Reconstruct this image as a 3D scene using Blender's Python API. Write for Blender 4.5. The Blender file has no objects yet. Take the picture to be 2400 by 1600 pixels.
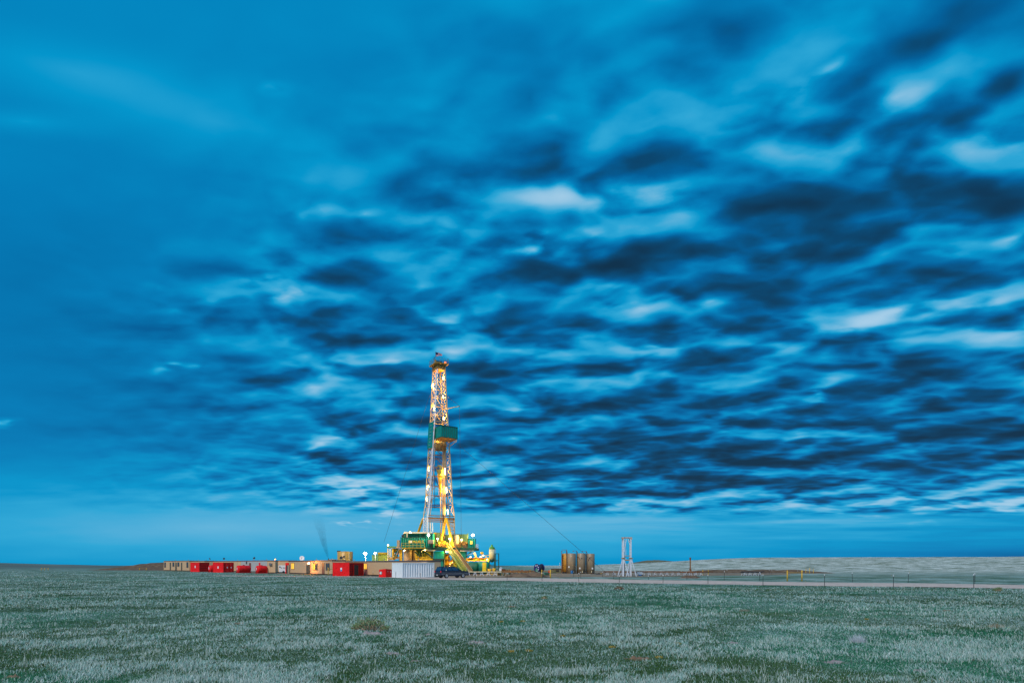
import bpy, bmesh, math, random
import numpy as np
from mathutils import Vector, Matrix

S = bpy.context.scene
random.seed(7); RNG = np.random.default_rng(11)
SUN_EL, SUN_ROT, SKY_GAIN, SKY_NISHITA = 42.0, 205.0, 1.0, 0.0012

# ---------------------------------------------------------------- camera
EYE, F, HY = 2.3, 1600.0, 1322.0          # eye height (m), focal length and eye level in photo pixels
cam = bpy.data.cameras.new('camera'); co = bpy.data.objects.new('camera', cam); S.collection.objects.link(co); S.camera = co
cam.lens = 24; cam.sensor_width = 36; cam.shift_y = 0.2175; cam.clip_start = 0.1; cam.clip_end = 9000
co.location = (0, 0, EYE); co.rotation_euler = (math.radians(90), 0, 0)
S.view_settings.view_transform = 'Standard'; S.view_settings.look = 'None'
S.view_settings.exposure = 0.0; S.view_settings.gamma = 1.0
try: S.cycles.light_sampling_threshold = 0.0
except Exception: pass
# ---------------------------------------------------------------- world / sky
def build_world():
    w = bpy.data.worlds.new("World"); S.world = w; w.use_nodes = True
    nt = w.node_tree; N = nt.nodes; L = nt.links
    for n in list(N): N.remove(n)
    def put(sock, v):
        if hasattr(v, 'is_output') or isinstance(v, bpy.types.NodeSocket): L.new(v, sock)
        else: sock.default_value = v
    def M(op, a, b=0.0, c=0.0, clamp=False):
        n = N.new('ShaderNodeMath'); n.operation = op; n.use_clamp = clamp
        put(n.inputs[0], a); put(n.inputs[1], b); put(n.inputs[2], c); return n.outputs[0]
    def VM(op, a, b=(0,0,0)):
        n = N.new('ShaderNodeVectorMath'); n.operation = op
        put(n.inputs[0], a); put(n.inputs[1], b); return n.outputs[0]
    def comb(x, y, z=0.0):
        n = N.new('ShaderNodeCombineXYZ'); put(n.inputs[0], x); put(n.inputs[1], y); put(n.inputs[2], z); return n.outputs[0]
    def mapr(v, a, b, c, d, smooth=True):
        n = N.new('ShaderNodeMapRange'); n.interpolation_type = 'SMOOTHSTEP' if smooth else 'LINEAR'
        put(n.inputs[0], v)
        for i, k in enumerate((a, b, c, d)): put(n.inputs[i+1], k)
        return n.outputs[0]
    def mapping(v, loc=(0,0,0), rot=(0,0,0), sc=(1,1,1), kind='POINT'):
        n = N.new('ShaderNodeMapping'); n.vector_type = kind; L.new(v, n.inputs[0])
        n.inputs[1].default_value = loc; n.inputs[2].default_value = rot; n.inputs[3].default_value = sc
        return n.outputs[0]
    def noise(v, scale, detail=3.0, rough=0.5, dist=0.0, color=False):
        n = N.new('ShaderNodeTexNoise'); n.noise_dimensions = '3D'; L.new(v, n.inputs['Vector'])
        n.inputs['Scale'].default_value = scale; n.inputs['Detail'].default_value = detail
        n.inputs['Roughness'].default_value = rough; n.inputs['Distortion'].default_value = dist
        return n.outputs['Color'] if color else n.outputs[0]
    tc = N.new('ShaderNodeTexCoord'); D = tc.outputs['Generated']
    sp = N.new('ShaderNodeSeparateXYZ'); L.new(D, sp.inputs[0]); X, Y, Z = sp.outputs
    # bearing and height of a direction, as tangents: q = (1.6 u + 1.2, 1.322 - 1.6 v)
    den = M('MAXIMUM', M('ABSOLUTE', Y), 0.3)
    u = M('DIVIDE', X, den); v = M('DIVIDE', Z, den)
    qx = M('MULTIPLY_ADD', u, 1.6, 1.2); qy = M('MULTIPLY_ADD', v, -1.6, 1.322)
    q0 = comb(qx, qy)
    # the cloud sheet: where a ray meets a flat layer
    h = M('ADD', M('MAXIMUM', Z, 0.0), 0.145)
    P = comb(M('DIVIDE', X, h), M('DIVIDE', Y, h), 3.7)
    wn = noise(P, 2.6, 3.0, 0.55, 0, True)
    q = VM('ADD', q0, VM('MULTIPLY', VM('SUBTRACT', wn, (0.5,0.5,0.5)), (0.34, 0.16, 0)))
    # soft patches of the sheet: centre x, y, half-size x, y, slope in degrees (up to the right), amount
    def blobs(vec, lst, start=0.0):
        acc = None
        for (cx, cy, rx, ry, ang, amp) in lst:
            m = mapping(vec, (cx/1000, cy/1000, 0), (0, 0, math.radians(-ang)), (rx/560, ry/560, 1), 'TEXTURE')
            g = N.new('ShaderNodeTexGradient'); g.gradient_type = 'QUADRATIC_SPHERE'; L.new(m, g.inputs[0])
            acc = M('MULTIPLY_ADD', g.outputs['Fac'], amp*1.5, start if acc is None else acc)
        return acc
    cover = blobs(q, COVER)
    cover = M('MINIMUM', M('ADD', cover, 0.02), 1.0)
    low = mapr(qy, 1.178, 1.218, 1.0, 0.0)
    cover = M('MULTIPLY', cover, low)
    # cloud lumps: rounded cells broken up by noise, drawn out a little along the wind
    def voro(vec, scale, sm):
        n = N.new('ShaderNodeTexVoronoi'); n.feature = 'SMOOTH_F1'; n.voronoi_dimensions = '2D'; L.new(vec, n.inputs['Vector'])
        n.inputs['Scale'].default_value = scale; n.inputs['Smoothness'].default_value = sm
        return n.outputs['Distance']
    def windy(vec): return mapping(mapping(vec, (0,0,0), (0,0,math.radians(12)), (1,1,1)), (0,0,0), (0,0,0), (0.74, 1.0, 1))
    def lumps(vec):
        w1 = VM('MULTIPLY', VM('SUBTRACT', noise(vec, 4.0, 3.0, 0.55, 0, True), (0.5,0.5,0.5)), (0.22, 0.22, 0))
        vv = VM('ADD', vec, w1)
        c1 = M('SUBTRACT', 1.0, voro(vv, 5.2, 0.6)); c2 = M('SUBTRACT', 1.0, voro(vv, 14.0, 0.35))
        nn = noise(vec, 3.0, 8.0, 0.60, 0.0)
        return M('MULTIPLY_ADD', c1, 0.46, M('MULTIPLY_ADD', c2, 0.19, M('MULTIPLY', nn, 0.46)))
    n0 = lumps(windy(P))
    sh = VM('MULTIPLY', comb(X, Y), (1,1,0))
    shn = N.new('ShaderNodeVectorMath'); shn.operation = 'NORMALIZE'; L.new(sh, shn.inputs[0])
    off = N.new('ShaderNodeVectorMath'); off.operation = 'SCALE'; L.new(shn.outputs[0], off.inputs[0])
    L.new(M('DIVIDE', -0.045, h), off.inputs['Scale'])
    n1 = lumps(windy(VM('ADD', P, off.outputs[0])))
    lit = M('SUBTRACT', n0, n1)                       # >0 on the upper edge of a lump
    dens = mapr(n0, 0.55, 0.86, 0.0, 1.0)
    # broad brightness of the sheet
    T = blobs(q, TONE, 0.0)
    T = M('MULTIPLY', T, mapr(n0, 0.55, 0.86, 0.75, 1.1, False))
    base = blobs(q0, BASE, 0.475)
    cl = M('ADD', M('MULTIPLY', M('MULTIPLY', lit, 1.75), cover), M('MULTIPLY', M('MULTIPLY_ADD', dens, -0.29, 0.06), M('MULTIPLY', cover, cover)))
    t = M('ADD', base, cl)
    T = M('MULTIPLY', T, M('ADD', 1.0, M('MULTIPLY', mapr(T, 0.0, 0.12, 0.0, 1.0), mapr(lit, -0.06, 0.10, -0.65, 0.30, False))))
    t = M('ADD', t, T)
    # thin streaks low over the horizon
    st = noise(comb(M('MULTIPLY', qx, 1.3), M('MULTIPLY', qy, 26.0)), 2.0, 4.0, 0.55, 0.3)
    stm = blobs(q0, STREAK)
    t = M('ADD', t, M('MULTIPLY', M('SUBTRACT', st, 0.5), stm))
    # fine grain of the sheet so that nothing is dead flat
    t = M('ADD', t, M('MULTIPLY', M('SUBTRACT', noise(P, 1.4, 5.0, 0.55), 0.5), 0.13))
    t = M('MULTIPLY_ADD', M('TANH', M('DIVIDE', M('SUBTRACT', t, 0.48), 0.50)), 0.53, 0.48)
    cr = N.new('ShaderNodeValToRGB'); L.new(t, cr.inputs[0]); r = cr.color_ramp; r.interpolation = 'EASE' if False else 'LINEAR'
    ramp = [(0.0, (0.004,0.030,0.070)), (0.16, (0.002,0.065,0.17)), (0.30, (0.0,0.115,0.32)), (0.45, (0.0,0.200,0.475)),
            (0.58, (0.0,0.30,0.60)), (0.70, (0.025,0.38,0.67)), (0.84, (0.13,0.46,0.71)), (1.0, (0.38,0.61,0.80))]
    r.elements[0].position = ramp[0][0]; r.elements[0].color = (*ramp[0][1], 1)
    r.elements[1].position = ramp[-1][0]; r.elements[1].color = (*ramp[-1][1], 1)
    for p_, c_ in ramp[1:-1]:
        e = r.elements.new(p_); e.color = (*c_, 1)
    # the physical sky, sun just on the horizon behind the camera, adds its faint glow
    sky = N.new('ShaderNodeTexSky'); sky.sky_type = 'NISHITA'; sky.sun_disc = False
    sky.sun_elevation = math.radians(SUN_EL); sky.sun_rotation = math.radians(SUN_ROT)
    bg1 = N.new('ShaderNodeBackground'); L.new(cr.outputs[0], bg1.inputs[0]); bg1.inputs[1].default_value = SKY_GAIN
    bg2 = N.new('ShaderNodeBackground'); L.new(sky.outputs[0], bg2.inputs[0]); bg2.inputs[1].default_value = 0.0005 if False else SKY_NISHITA
    add = N.new('ShaderNodeAddShader'); L.new(bg1.outputs[0], add.inputs[0]); L.new(bg2.outputs[0], add.inputs[1])
    o = N.new('ShaderNodeOutputWorld'); L.new(add.outputs[0], o.inputs[0])
    w.cycles.sampling_method = 'MANUAL'; w.cycles.sample_map_resolution = 512

COVER = [(1700,1140,1000,110,0,0.8),(1900,420,1100,520,10,0.9),(1500,900,900,330,0,1.0),(2300,900,900,500,0,1.0),(790,670,320,130,0,0.5),(950,820,330,120,5,0.6),
         (880,1060,240,90,8,0.7),(1100,560,420,160,-5,0.48),(900,1170,170,45,3,0.9)]
TONE = [ # dark
 (2230,450,430,75,2,-0.48),(1850,495,260,50,6,-0.30),(1830,655,330,50,4,-0.36),(1330,650,210,55,0,-0.26),(2000,580,260,40,3,-0.20),
 (1260,730,170,40,-5,-0.24),(2230,90,220,120,35,-0.26),(1740,60,130,110,30,-0.16),(2395,210,80,80,0,-0.26),(2060,835,330,45,3,-0.28),
 (2390,1005,260,38,0,-0.48),(2150,905,280,40,2,-0.30),(1800,1075,380,42,2,-0.34),(1500,1020,300,60,0,-0.22),(1640,1125,460,32,2,-0.30),
 (1250,1165,280,32,0,-0.36),(900,1055,200,45,0,-0.26),(1130,865,140,32,0,-0.20),(930,570,130,30,0,-0.08),(760,745,120,26,0,-0.08),
 (2330,1065,280,34,2,-0.22),(1560,760,160,34,3,-0.22),(1180,900,150,30,0,-0.14),(1650,840,180,34,0,-0.20),(1250,240,80,90,0,-0.12),
 (1500,600,140,40,0,-0.16),(1010,880,90,18,0,-0.10),(1120,680,110,30,-8,-0.12),(1750,320,110,70,35,-0.10),
 # light
 (1040,762,80,26,0,0.42),(1235,588,125,34,-5,0.40),(1550,462,150,52,-10,0.36),(1310,468,100,28,-5,0.30),(700,490,65,20,0,0.26),
 (835,495,55,18,0,0.22),(1070,432,48,26,0,0.24),(1695,595,80,30,-8,0.34),(2160,240,150,75,35,0.30),(2330,345,150,75,10,0.26),
 (1900,220,110,26,32,0.24),(2080,722,220,30,12,0.44),(2340,735,150,50,15,0.34),(1495,708,120,26,3,0.32),(1500,812,85,24,8,0.34),
 (1700,705,85,28,10,0.30),(1905,918,75,45,0,0.34),(875,850,70,20,5,0.32),(1010,822,60,18,3,0.28),(1160,965,60,16,0,0.26),
 (760,1025,100,20,12,0.32),(880,1003,90,18,5,0.28),(890,1150,80,30,0,0.44),(880,1188,80,18,0,0.26),(640,665,90,32,0,0.20),
 (520,722,110,30,0,0.22),(722,705,36,18,0,0.28),(2340,555,60,36,20,0.28),(1960,175,50,18,30,0.2),(380,870,90,12,0,0.22),
 (20,985,50,14,0,0.24),(650,215,36,18,0,0.16),(1340,545,40,16,0,0.24),(970,680,60,18,0,0.14),(1250,830,60,22,0,0.16),
 (950,740,60,18,0,0.2),(1120,1080,80,18,0,0.12),(1700,970,60,20,0,0.14),(2330,1185,250,16,3,0.30),(2050,1190,150,12,3,0.2),
 (1600,1010,60,20,0,0.12),(1420,1195,40,6,0,0.1),(2230,520,140,26,5,0.2),(1800,530,160,26,8,0.18),
 (850,1225,30,6,0,0.2),(770,905,60,16,0,0.12)]
BASE = [(180,170,420,80,-14,0.08),(520,290,420,80,-14,0.08),(60,285,160,30,-5,0.08),(60,650,600,320,0,-0.05),(480,920,500,160,0,-0.07),
        (500,1235,1300,120,0,0.24),(1300,1235,800,70,0,0.10),(2000,1215,800,60,0,0.10),(2400,1310,400,35,0,-0.10),(1500,80,260,260,0,0.05),
        (1950,160,240,180,35,0.06),(2300,720,500,160,10,0.04),(2000,980,560,200,0,-0.09),(1400,980,400,170,0,-0.08),(1500,600,700,160,0,-0.06),(2330,1130,420,40,0,0.12)]
STREAK = [(1950,1215,1000,75,0,0.55),(1900,1110,900,90,0,0.30),(250,1165,500,30,0,0.18),(2100,1000,600,120,0,0.25)]

build_world()
sd = bpy.data.lights.new('sun', 'SUN'); so = bpy.data.objects.new('sun', sd); S.collection.objects.link(so)
sd.energy = 2.4; sd.angle = math.radians(18); sd.color = (1.0, 0.90, 0.80)
# behind the camera, to the left: a very soft afterglow
so.rotation_euler = (math.radians(90-SUN_EL), 0, math.radians(-25)); so.location = (-40, -40, 60)

# ---------------------------------------------------------------- helpers
def at(px, py, D): return Vector(((px-1200)/F*D, D, EYE-(py-HY)/F*D))
def gx(px, D): return (px-1200)/F*D
def hz(py, D): return EYE-(py-HY)/F*D
def gd(py): return EYE*F/(py-HY)           # distance of a ground point seen at row py

def vnoise(x, y, seed=0):
    xi = np.floor(x).astype(np.int64); yi = np.floor(y).astype(np.int64); fx = x-xi; fy = y-yi
    fx = fx*fx*(3-2*fx); fy = fy*fy*(3-2*fy)
    def h(a, b):
        n = (a*374761393 + b*668265263 + seed*1442695041) & 0xffffffff
        n = ((n ^ (n >> 13))*1274126177) & 0xffffffff
        return ((n ^ (n >> 16)) & 0xffff)/65535.0
    return (h(xi,yi)*(1-fx)+h(xi+1,yi)*fx)*(1-fy)+(h(xi,yi+1)*(1-fx)+h(xi+1,yi+1)*fx)*fy
def fbm(x, y, oct=4, seed=0):
    s = 0; a = 1; t = 0
    for i in range(oct):
        s = s + a*vnoise(x*2**i, y*2**i, seed+i); t += a; a *= 0.5
    return s/t
def sstep(a, b, x):
    t = np.clip((x-a)/(b-a), 0, 1); return t*t*(3-2*t)

def tag(o, label=None, cat=None, group=None, kind=None):
    if label: o['label'] = label
    if cat: o['category'] = cat
    if group: o['group'] = group
    if kind: o['kind'] = kind
    return o
def empty(name, loc, rz=0.0):
    o = bpy.data.objects.new(name, None); S.collection.objects.link(o)
    o.location = loc; o.rotation_euler = (0, 0, rz); o.empty_display_size = 0.3
    return o

class MB:
    def __init__(s): s.v = []; s.f = []; s.sm = []
    def face(s, idx, smooth=False): s.f.append(tuple(idx)); s.sm.append(smooth)
    def hexa(s, p):                         # 8 points: bottom four ccw, top four ccw
        b = len(s.v); s.v += [tuple(q) for q in p]
        for q in ((3,2,1,0),(4,5,6,7),(0,1,5,4),(1,2,6,5),(2,3,7,6),(3,0,4,7)): s.face([b+i for i in q])
        return s
    def box(s, x0, x1, y0, y1, z0, z1):
        x0, x1 = sorted((x0, x1)); y0, y1 = sorted((y0, y1)); z0, z1 = sorted((z0, z1))
        return s.hexa([(x0,y0,z0),(x1,y0,z0),(x1,y1,z0),(x0,y1,z0),(x0,y0,z1),(x1,y0,z1),(x1,y1,z1),(x0,y1,z1)])
    def bar(s, p, q, w, h=None, up=(0,0,1)):
        p = Vector(p); q = Vector(q); h = h or w; d = (q-p)
        if d.length < 1e-6: return s
        d.normalize(); u = Vector(up)
        if abs(d.dot(u)) > 0.97: u = Vector((0,1,0))
        a = d.cross(u).normalized()*w/2; c = a.cross(d).normalized()*h/2
        return s.hexa([p-a-c, p+a-c, q+a-c, q-a-c, p-a+c, p+a+c, q+a+c, q-a+c])
    def tube(s, p, q, r, r2=None, n=10, cap=True):
        p = Vector(p); q = Vector(q); r2 = r if r2 is None else r2; d = q-p
        if d.length < 1e-6: return s
        d.normalize(); u = Vector((0,0,1)) if abs(d.z) < 0.9 else Vector((1,0,0))
        a = d.cross(u).normalized(); c = a.cross(d).normalized(); b = len(s.v)
        for P_, R_ in ((p, r), (q, r2)):
            for i in range(n):
                t = 2*math.pi*i/n; s.v.append(tuple(P_+a*math.cos(t)*R_+c*math.sin(t)*R_))
        for i in range(n): s.face((b+i, b+n+i, b+n+(i+1) % n, b+(i+1) % n), True)
        if cap: s.face([b+i for i in range(n)]); s.face([b+n+i for i in reversed(range(n))])
        return s
    def path(s, pts, r, n=6):
        for i in range(len(pts)-1): s.tube(pts[i], pts[i+1], r, n=n)
        return s
    def lathe(s, prof, c=(0,0,0), n=24):    # (r, z) from the bottom up about a vertical axis
        b = len(s.v); c = Vector(c)
        for r, z in prof:
            for i in range(n):
                t = 2*math.pi*i/n; s.v.append((c.x+r*math.cos(t), c.y+r*math.sin(t), c.z+z))
        for k in range(len(prof)-1):
            for i in range(n):
                s.face((b+k*n+i, b+k*n+(i+1) % n, b+(k+1)*n+(i+1) % n, b+(k+1)*n+i), True)
        s.face([b+i for i in reversed(range(n))]); e = b+(len(prof)-1)*n; s.face([e+i for i in range(n)])
        return s
    def prism(s, poly, y0, y1):             # poly in (x, z), extruded along y
        b = len(s.v); n = len(poly)
        for y in (y0, y1):
            for x, z in poly: s.v.append((x, y, z))
        s.face(range(b, b+n)); s.face([b+n+i for i in reversed(range(n))])
        for i in range(n): s.face((b+i, b+n+i, b+n+(i+1) % n, b+(i+1) % n))
        return s
    def corr(s, p, d, out, L, h, pitch=0.28, depth=0.04):   # ribbed sheet standing on p, running along d
        p = Vector(p); d = Vector(d).normalized(); out = Vector(out).normalized(); x = 0; pts = []
        while x < L-1e-3:
            for a, o in ((0,0),(0.3,0),(0.5,1),(0.8,1)):
                xx = x+a*pitch
                if xx <= L: pts.append((xx, o*depth))
            x += pitch
        pts.append((L, 0)); b = len(s.v)
        for xx, o in pts:
            q = p+d*xx+out*o; s.v.append(tuple(q)); s.v.append((q.x, q.y, q.z+h))
        for i in range(len(pts)-1): s.face((b+2*i, b+2*i+2, b+2*i+3, b+2*i+1))
        return s
    def ball(s, c, r, n=10, m=7, sz=1.0):
        b = len(s.v); c = Vector(c)
        for k in range(m+1):
            f = math.pi*k/m-math.pi/2
            for i in range(n):
                t = 2*math.pi*i/n; s.v.append((c.x+r*math.cos(f)*math.cos(t), c.y+r*math.cos(f)*math.sin(t), c.z+r*sz*math.sin(f)))
        for k in range(m):
            for i in range(n): s.face((b+k*n+i, b+k*n+(i+1) % n, b+(k+1)*n+(i+1) % n, b+(k+1)*n+i), True)
        return s
    def build(s, name, mat, parent=None, loc=(0,0,0)):
        me = bpy.data.meshes.new(name); me.from_pydata(s.v, [], s.f); me.materials.append(mat)
        me.polygons.foreach_set('use_smooth', s.sm); me.update()
        o = bpy.data.objects.new(name, me); S.collection.objects.link(o); o.location = loc
        if parent is not None: o.parent = parent
        return o

def copy_tree(o, parent=None):
    c = o.copy(); S.collection.objects.link(c); c.parent = parent
    for ch in list(o.children): copy_tree(ch, c)
    return c

ORD = ['first','second','third','fourth','fifth','sixth','seventh','eighth','ninth','tenth','eleventh','twelfth','thirteenth','fourteenth',
       'fifteenth','sixteenth','seventeenth','eighteenth','nineteenth','twentieth']

# ---------------------------------------------------------------- materials
MATS = {}
def mat(name, col, rough=0.6, metal=0.0, var=0.18, scale=1.2, stain=None, stain_amt=0.0, bump=0.0, streak=False, emit=None, estr=0.0, spec=0.4):
    if name in MATS: return MATS[name]
    m = bpy.data.materials.new(name); m.use_nodes = True; nt = m.node_tree; N = nt.nodes; L = nt.links
    b = N['Principled BSDF']; b.inputs['Roughness'].default_value = rough; b.inputs['Metallic'].default_value = metal
    b.inputs['Specular IOR Level'].default_value = spec
    tc = N.new('ShaderNodeTexCoord'); mp = N.new('ShaderNodeMapping'); L.new(tc.outputs['Object'], mp.inputs[0])
    if streak: mp.inputs[3].default_value = (3.0, 3.0, 0.35)
    nz = N.new('ShaderNodeTexNoise'); nz.inputs['Scale'].default_value = scale; nz.inputs['Detail'].default_value = 5; nz.inputs['Roughness'].default_value = 0.6
    L.new(mp.outputs[0], nz.inputs['Vector'])
    mr = N.new('ShaderNodeMapRange'); mr.inputs[1].default_value = 0.3; mr.inputs[2].default_value = 0.7
    mr.inputs[3].default_value = 1-var; mr.inputs[4].default_value = 1+var; L.new(nz.outputs[0], mr.inputs[0])
    mx = N.new('ShaderNodeVectorMath'); mx.operation = 'SCALE'; mx.inputs[0].default_value = col[:3]; L.new(mr.outputs[0], mx.inputs['Scale'])
    out = mx.outputs[0]
    if stain:
        n2 = N.new('ShaderNodeTexNoise'); n2.inputs['Scale'].default_value = scale*2.3; n2.inputs['Detail'].default_value = 6; n2.inputs['Roughness'].default_value = 0.65
        L.new(mp.outputs[0], n2.inputs['Vector'])
        r2 = N.new('ShaderNodeMapRange'); r2.inputs[1].default_value = 0.62-0.25*stain_amt; r2.inputs[2].default_value = 0.72-0.2*stain_amt; L.new(n2.outputs[0], r2.inputs[0])
        mc = N.new('ShaderNodeMix'); mc.data_type = 'RGBA'; L.new(r2.outputs[0], mc.inputs[0]); L.new(out, mc.inputs[6]); mc.inputs[7].default_value = (*stain, 1)
        out = mc.outputs[2]
    L.new(out, b.inputs['Base Color'])
    if bump:
        bp = N.new('ShaderNodeBump'); bp.inputs['Strength'].default_value = bump; bp.inputs['Distance'].default_value = 0.05
        L.new(nz.outputs[0], bp.inputs['Height']); L.new(bp.outputs[0], b.inputs['Normal'])
    if emit: b.inputs['Emission Color'].default_value = (*emit, 1); b.inputs['Emission Strength'].default_value = estr
    MATS[name] = m; return m

TEAL = mat('teal_paint', (0.0, 0.26, 0.21), 0.5, var=0.22, scale=0.8, stain=(0.02,0.08,0.06), stain_amt=0.35, streak=True)
DTEAL = mat('dark_green_steel', (0.01, 0.09, 0.06), 0.55, stain=(0.05,0.03,0.02), stain_amt=0.4)
WALLG = mat('pale_green_sheet', (0.42, 0.62, 0.22), 0.5, var=0.25, scale=1.5, stain=(0.20,0.30,0.08), stain_amt=0.4, streak=True)
YEL = mat('yellow_paint', (0.80, 0.48, 0.02), 0.5, stain=(0.25,0.10,0.02), stain_amt=0.3)
YGRN = mat('yellow_green_paint', (0.50, 0.58, 0.06), 0.5, stain=(0.18,0.20,0.05), stain_amt=0.5)
WHT = mat('white_paint', (0.66, 0.71, 0.80), 0.45, var=0.1, stain=(0.40,0.28,0.18), stain_amt=0.25)
MASTP = mat('lamplit_mast_paint', (0.62, 0.46, 0.20), 0.45, var=0.12, scale=0.6, stain=(0.34,0.20,0.09), stain_amt=0.35)  # white mast steel with the gold of the lamps put into its colour
MASTD = mat('mast_brown_steel', (0.22, 0.12, 0.05), 0.6, stain=(0.10,0.05,0.03), stain_amt=0.5)
RUST = mat('rusty_steel', (0.24, 0.10, 0.04), 0.75, var=0.35, scale=2.0, stain=(0.10,0.04,0.02), stain_amt=0.5)
ORNG = mat('crown_brown_paint', (0.62, 0.24, 0.04), 0.6, var=0.3, scale=1.5, stain=(0.14,0.06,0.02), stain_amt=0.5)
OCHRE = mat('ochre_paint', (0.36, 0.22, 0.05), 0.6)
BLACK = mat('black_steel', (0.03, 0.03, 0.035), 0.6)
GREY = mat('grey_steel', (0.30, 0.30, 0.30), 0.5)
REDP = mat('red_paint', (0.92, 0.015, 0.016), 0.45, var=0.12, stain=(0.60,0.008,0.008), stain_amt=0.3, spec=0.25)
REDD = mat('dark_red_paint', (0.62, 0.008, 0.008), 0.6, var=0.2, stain=(0.12,0.01,0.01), stain_amt=0.5, spec=0.25)  # darker red for container side walls, skids and fittings
BEIGE = mat('beige_siding', (0.66, 0.45, 0.26), 0.7, var=0.10, scale=3.0, stain=(0.48,0.33,0.20), stain_amt=0.3, streak=True)
WSIDE = mat('white_siding', (0.50, 0.50, 0.48), 0.6, var=0.12, scale=1.0, streak=True)
TRIM = mat('dark_roof_trim', (0.10, 0.05, 0.05), 0.6)
MAROON = mat('maroon_roof_trim', (0.16, 0.015, 0.03), 0.6)
ROOFM = mat('pale_roof_sheet', (0.5, 0.5, 0.5), 0.6)
GLASS = mat('dark_window_glass', (0.05, 0.07, 0.09), 0.08, spec=0.8, var=0.05)
LITW = mat('lit_window', (0.8, 0.5, 0.1), 0.5, emit=(1.0, 0.50, 0.02), estr=0.95)
DDOOR = mat('dark_door_paint', (0.10, 0.09, 0.06), 0.6)
BRDOOR = mat('brown_door_paint', (0.24, 0.09, 0.06), 0.6)
FRAMEM = mat('brown_window_frame', (0.16, 0.09, 0.06), 0.6)
SILV = mat('silver_container_paint', (0.84, 0.88, 0.90), 0.45, var=0.06, stain=(0.5,0.46,0.42), stain_amt=0.15, streak=True)
TANKG = mat('tan_tank_steel', (0.31, 0.235, 0.15), 0.45, var=0.22, scale=0.9, stain=(0.24,0.20,0.15), stain_amt=0.45, streak=True, spec=0.5)
TANKY = mat('lamplit_yellow_tank_steel', (0.62, 0.32, 0.05), 0.5, var=0.15, stain=(0.32,0.14,0.03), stain_amt=0.35, streak=True)  # yellow lamp light on this tank is put into its base colour
TANKB = mat('brown_tank_steel', (0.36, 0.26, 0.17), 0.5, var=0.2, streak=True)
NAVY = mat('navy_car_paint', (0.003, 0.008, 0.028), 0.25, var=0.1, spec=0.9)
CARGL = mat('car_glass', (0.02, 0.05, 0.10), 0.05, spec=1.0, var=0.05)
WCAR = mat('white_car_paint', (0.55, 0.6, 0.65), 0.3, var=0.05)
TYRE = mat('tyre_rubber', (0.02, 0.02, 0.02), 0.8)
RIM = mat('alloy_rim', (0.55, 0.58, 0.62), 0.3, metal=0.6)
BLUEP = mat('dark_blue_reel_paint', (0.03, 0.03, 0.16), 0.5, var=0.3)
POSTM = mat('dark_green_post_paint', (0.03, 0.04, 0.035), 0.6)
POSTW = mat('white_post_tip', (0.8, 0.8, 0.8), 0.5)
YPOST = mat('yellow_post_paint', (0.72, 0.42, 0.03), 0.55, stain=(0.3,0.16,0.03), stain_amt=0.3)
FLAGR = mat('flag_red', (0.5, 0.03, 0.03), 0.8); FLAGB = mat('flag_blue', (0.01, 0.01, 0.06), 0.8); FLAGW = mat('flag_white', (0.6, 0.55, 0.6), 0.8)
SIGNW = mat('white_sign_face', (0.8, 0.8, 0.82), 0.5, var=0.05)
SIGNY = mat('cream_sign_face', (0.85, 0.70, 0.25), 0.5, var=0.05)
LETY = mat('yellow_lettering', (0.85, 0.58, 0.03), 0.5, var=0.05)
TWIG = mat('dry_twig', (0.58, 0.42, 0.28), 0.8, var=0.3)
WARM, WHITEY, AMBER = (1.0, 0.60, 0.12), (1.0, 0.80, 0.42), (1.0, 0.36, 0.04)
def glow(name, col, s): return mat(name, col, 0.5, var=0.0, emit=col, estr=s)
G_WARM = glow('warm_lamp_glow', (1.0, 0.80, 0.35), 22); G_WHITE = glow('white_lamp_glow', (1.0, 0.93, 0.75), 30)
G_TUBE = glow('tube_lamp_glow', (1.0, 0.86, 0.48), 9); G_AMB = glow('amber_lamp_glow', (1.0, 0.42, 0.12), 3); G_RED = glow('red_beacon_glow', (1.0, 0.10, 0.02), 5)
G_DIM = glow('dim_globe_glow', (1.0, 0.80, 0.55), 1.4)

def point(loc, watts, col, parent=None, r=0.12):
    l = bpy.data.lights.new('lamp_light', 'POINT'); l.energy = watts; l.color = col; l.shadow_soft_size = r
    o = bpy.data.objects.new('lamp_light', l); S.collection.objects.link(o); o.location = loc
    if parent is not None: o.parent = parent
    return o
def text(s, size, material, parent, loc, rot, ext=0.004, name='lettering', sx=1.0):
    c = bpy.data.curves.new('t', 'FONT'); c.body = s; c.size = size; c.extrude = ext; c.offset = size*0.012
    t = bpy.data.objects.new('t', c); S.collection.objects.link(t)
    bpy.context.view_layer.update()
    me = bpy.data.meshes.new_from_object(t.evaluated_get(bpy.context.evaluated_depsgraph_get()))
    bpy.data.objects.remove(t); me.name = name; me.materials.clear(); me.materials.append(material)
    o = bpy.data.objects.new(name, me); S.collection.objects.link(o); o.location = loc; o.rotation_euler = rot; o.scale = (sx, 1, 1)
    o.parent = parent; return o

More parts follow.
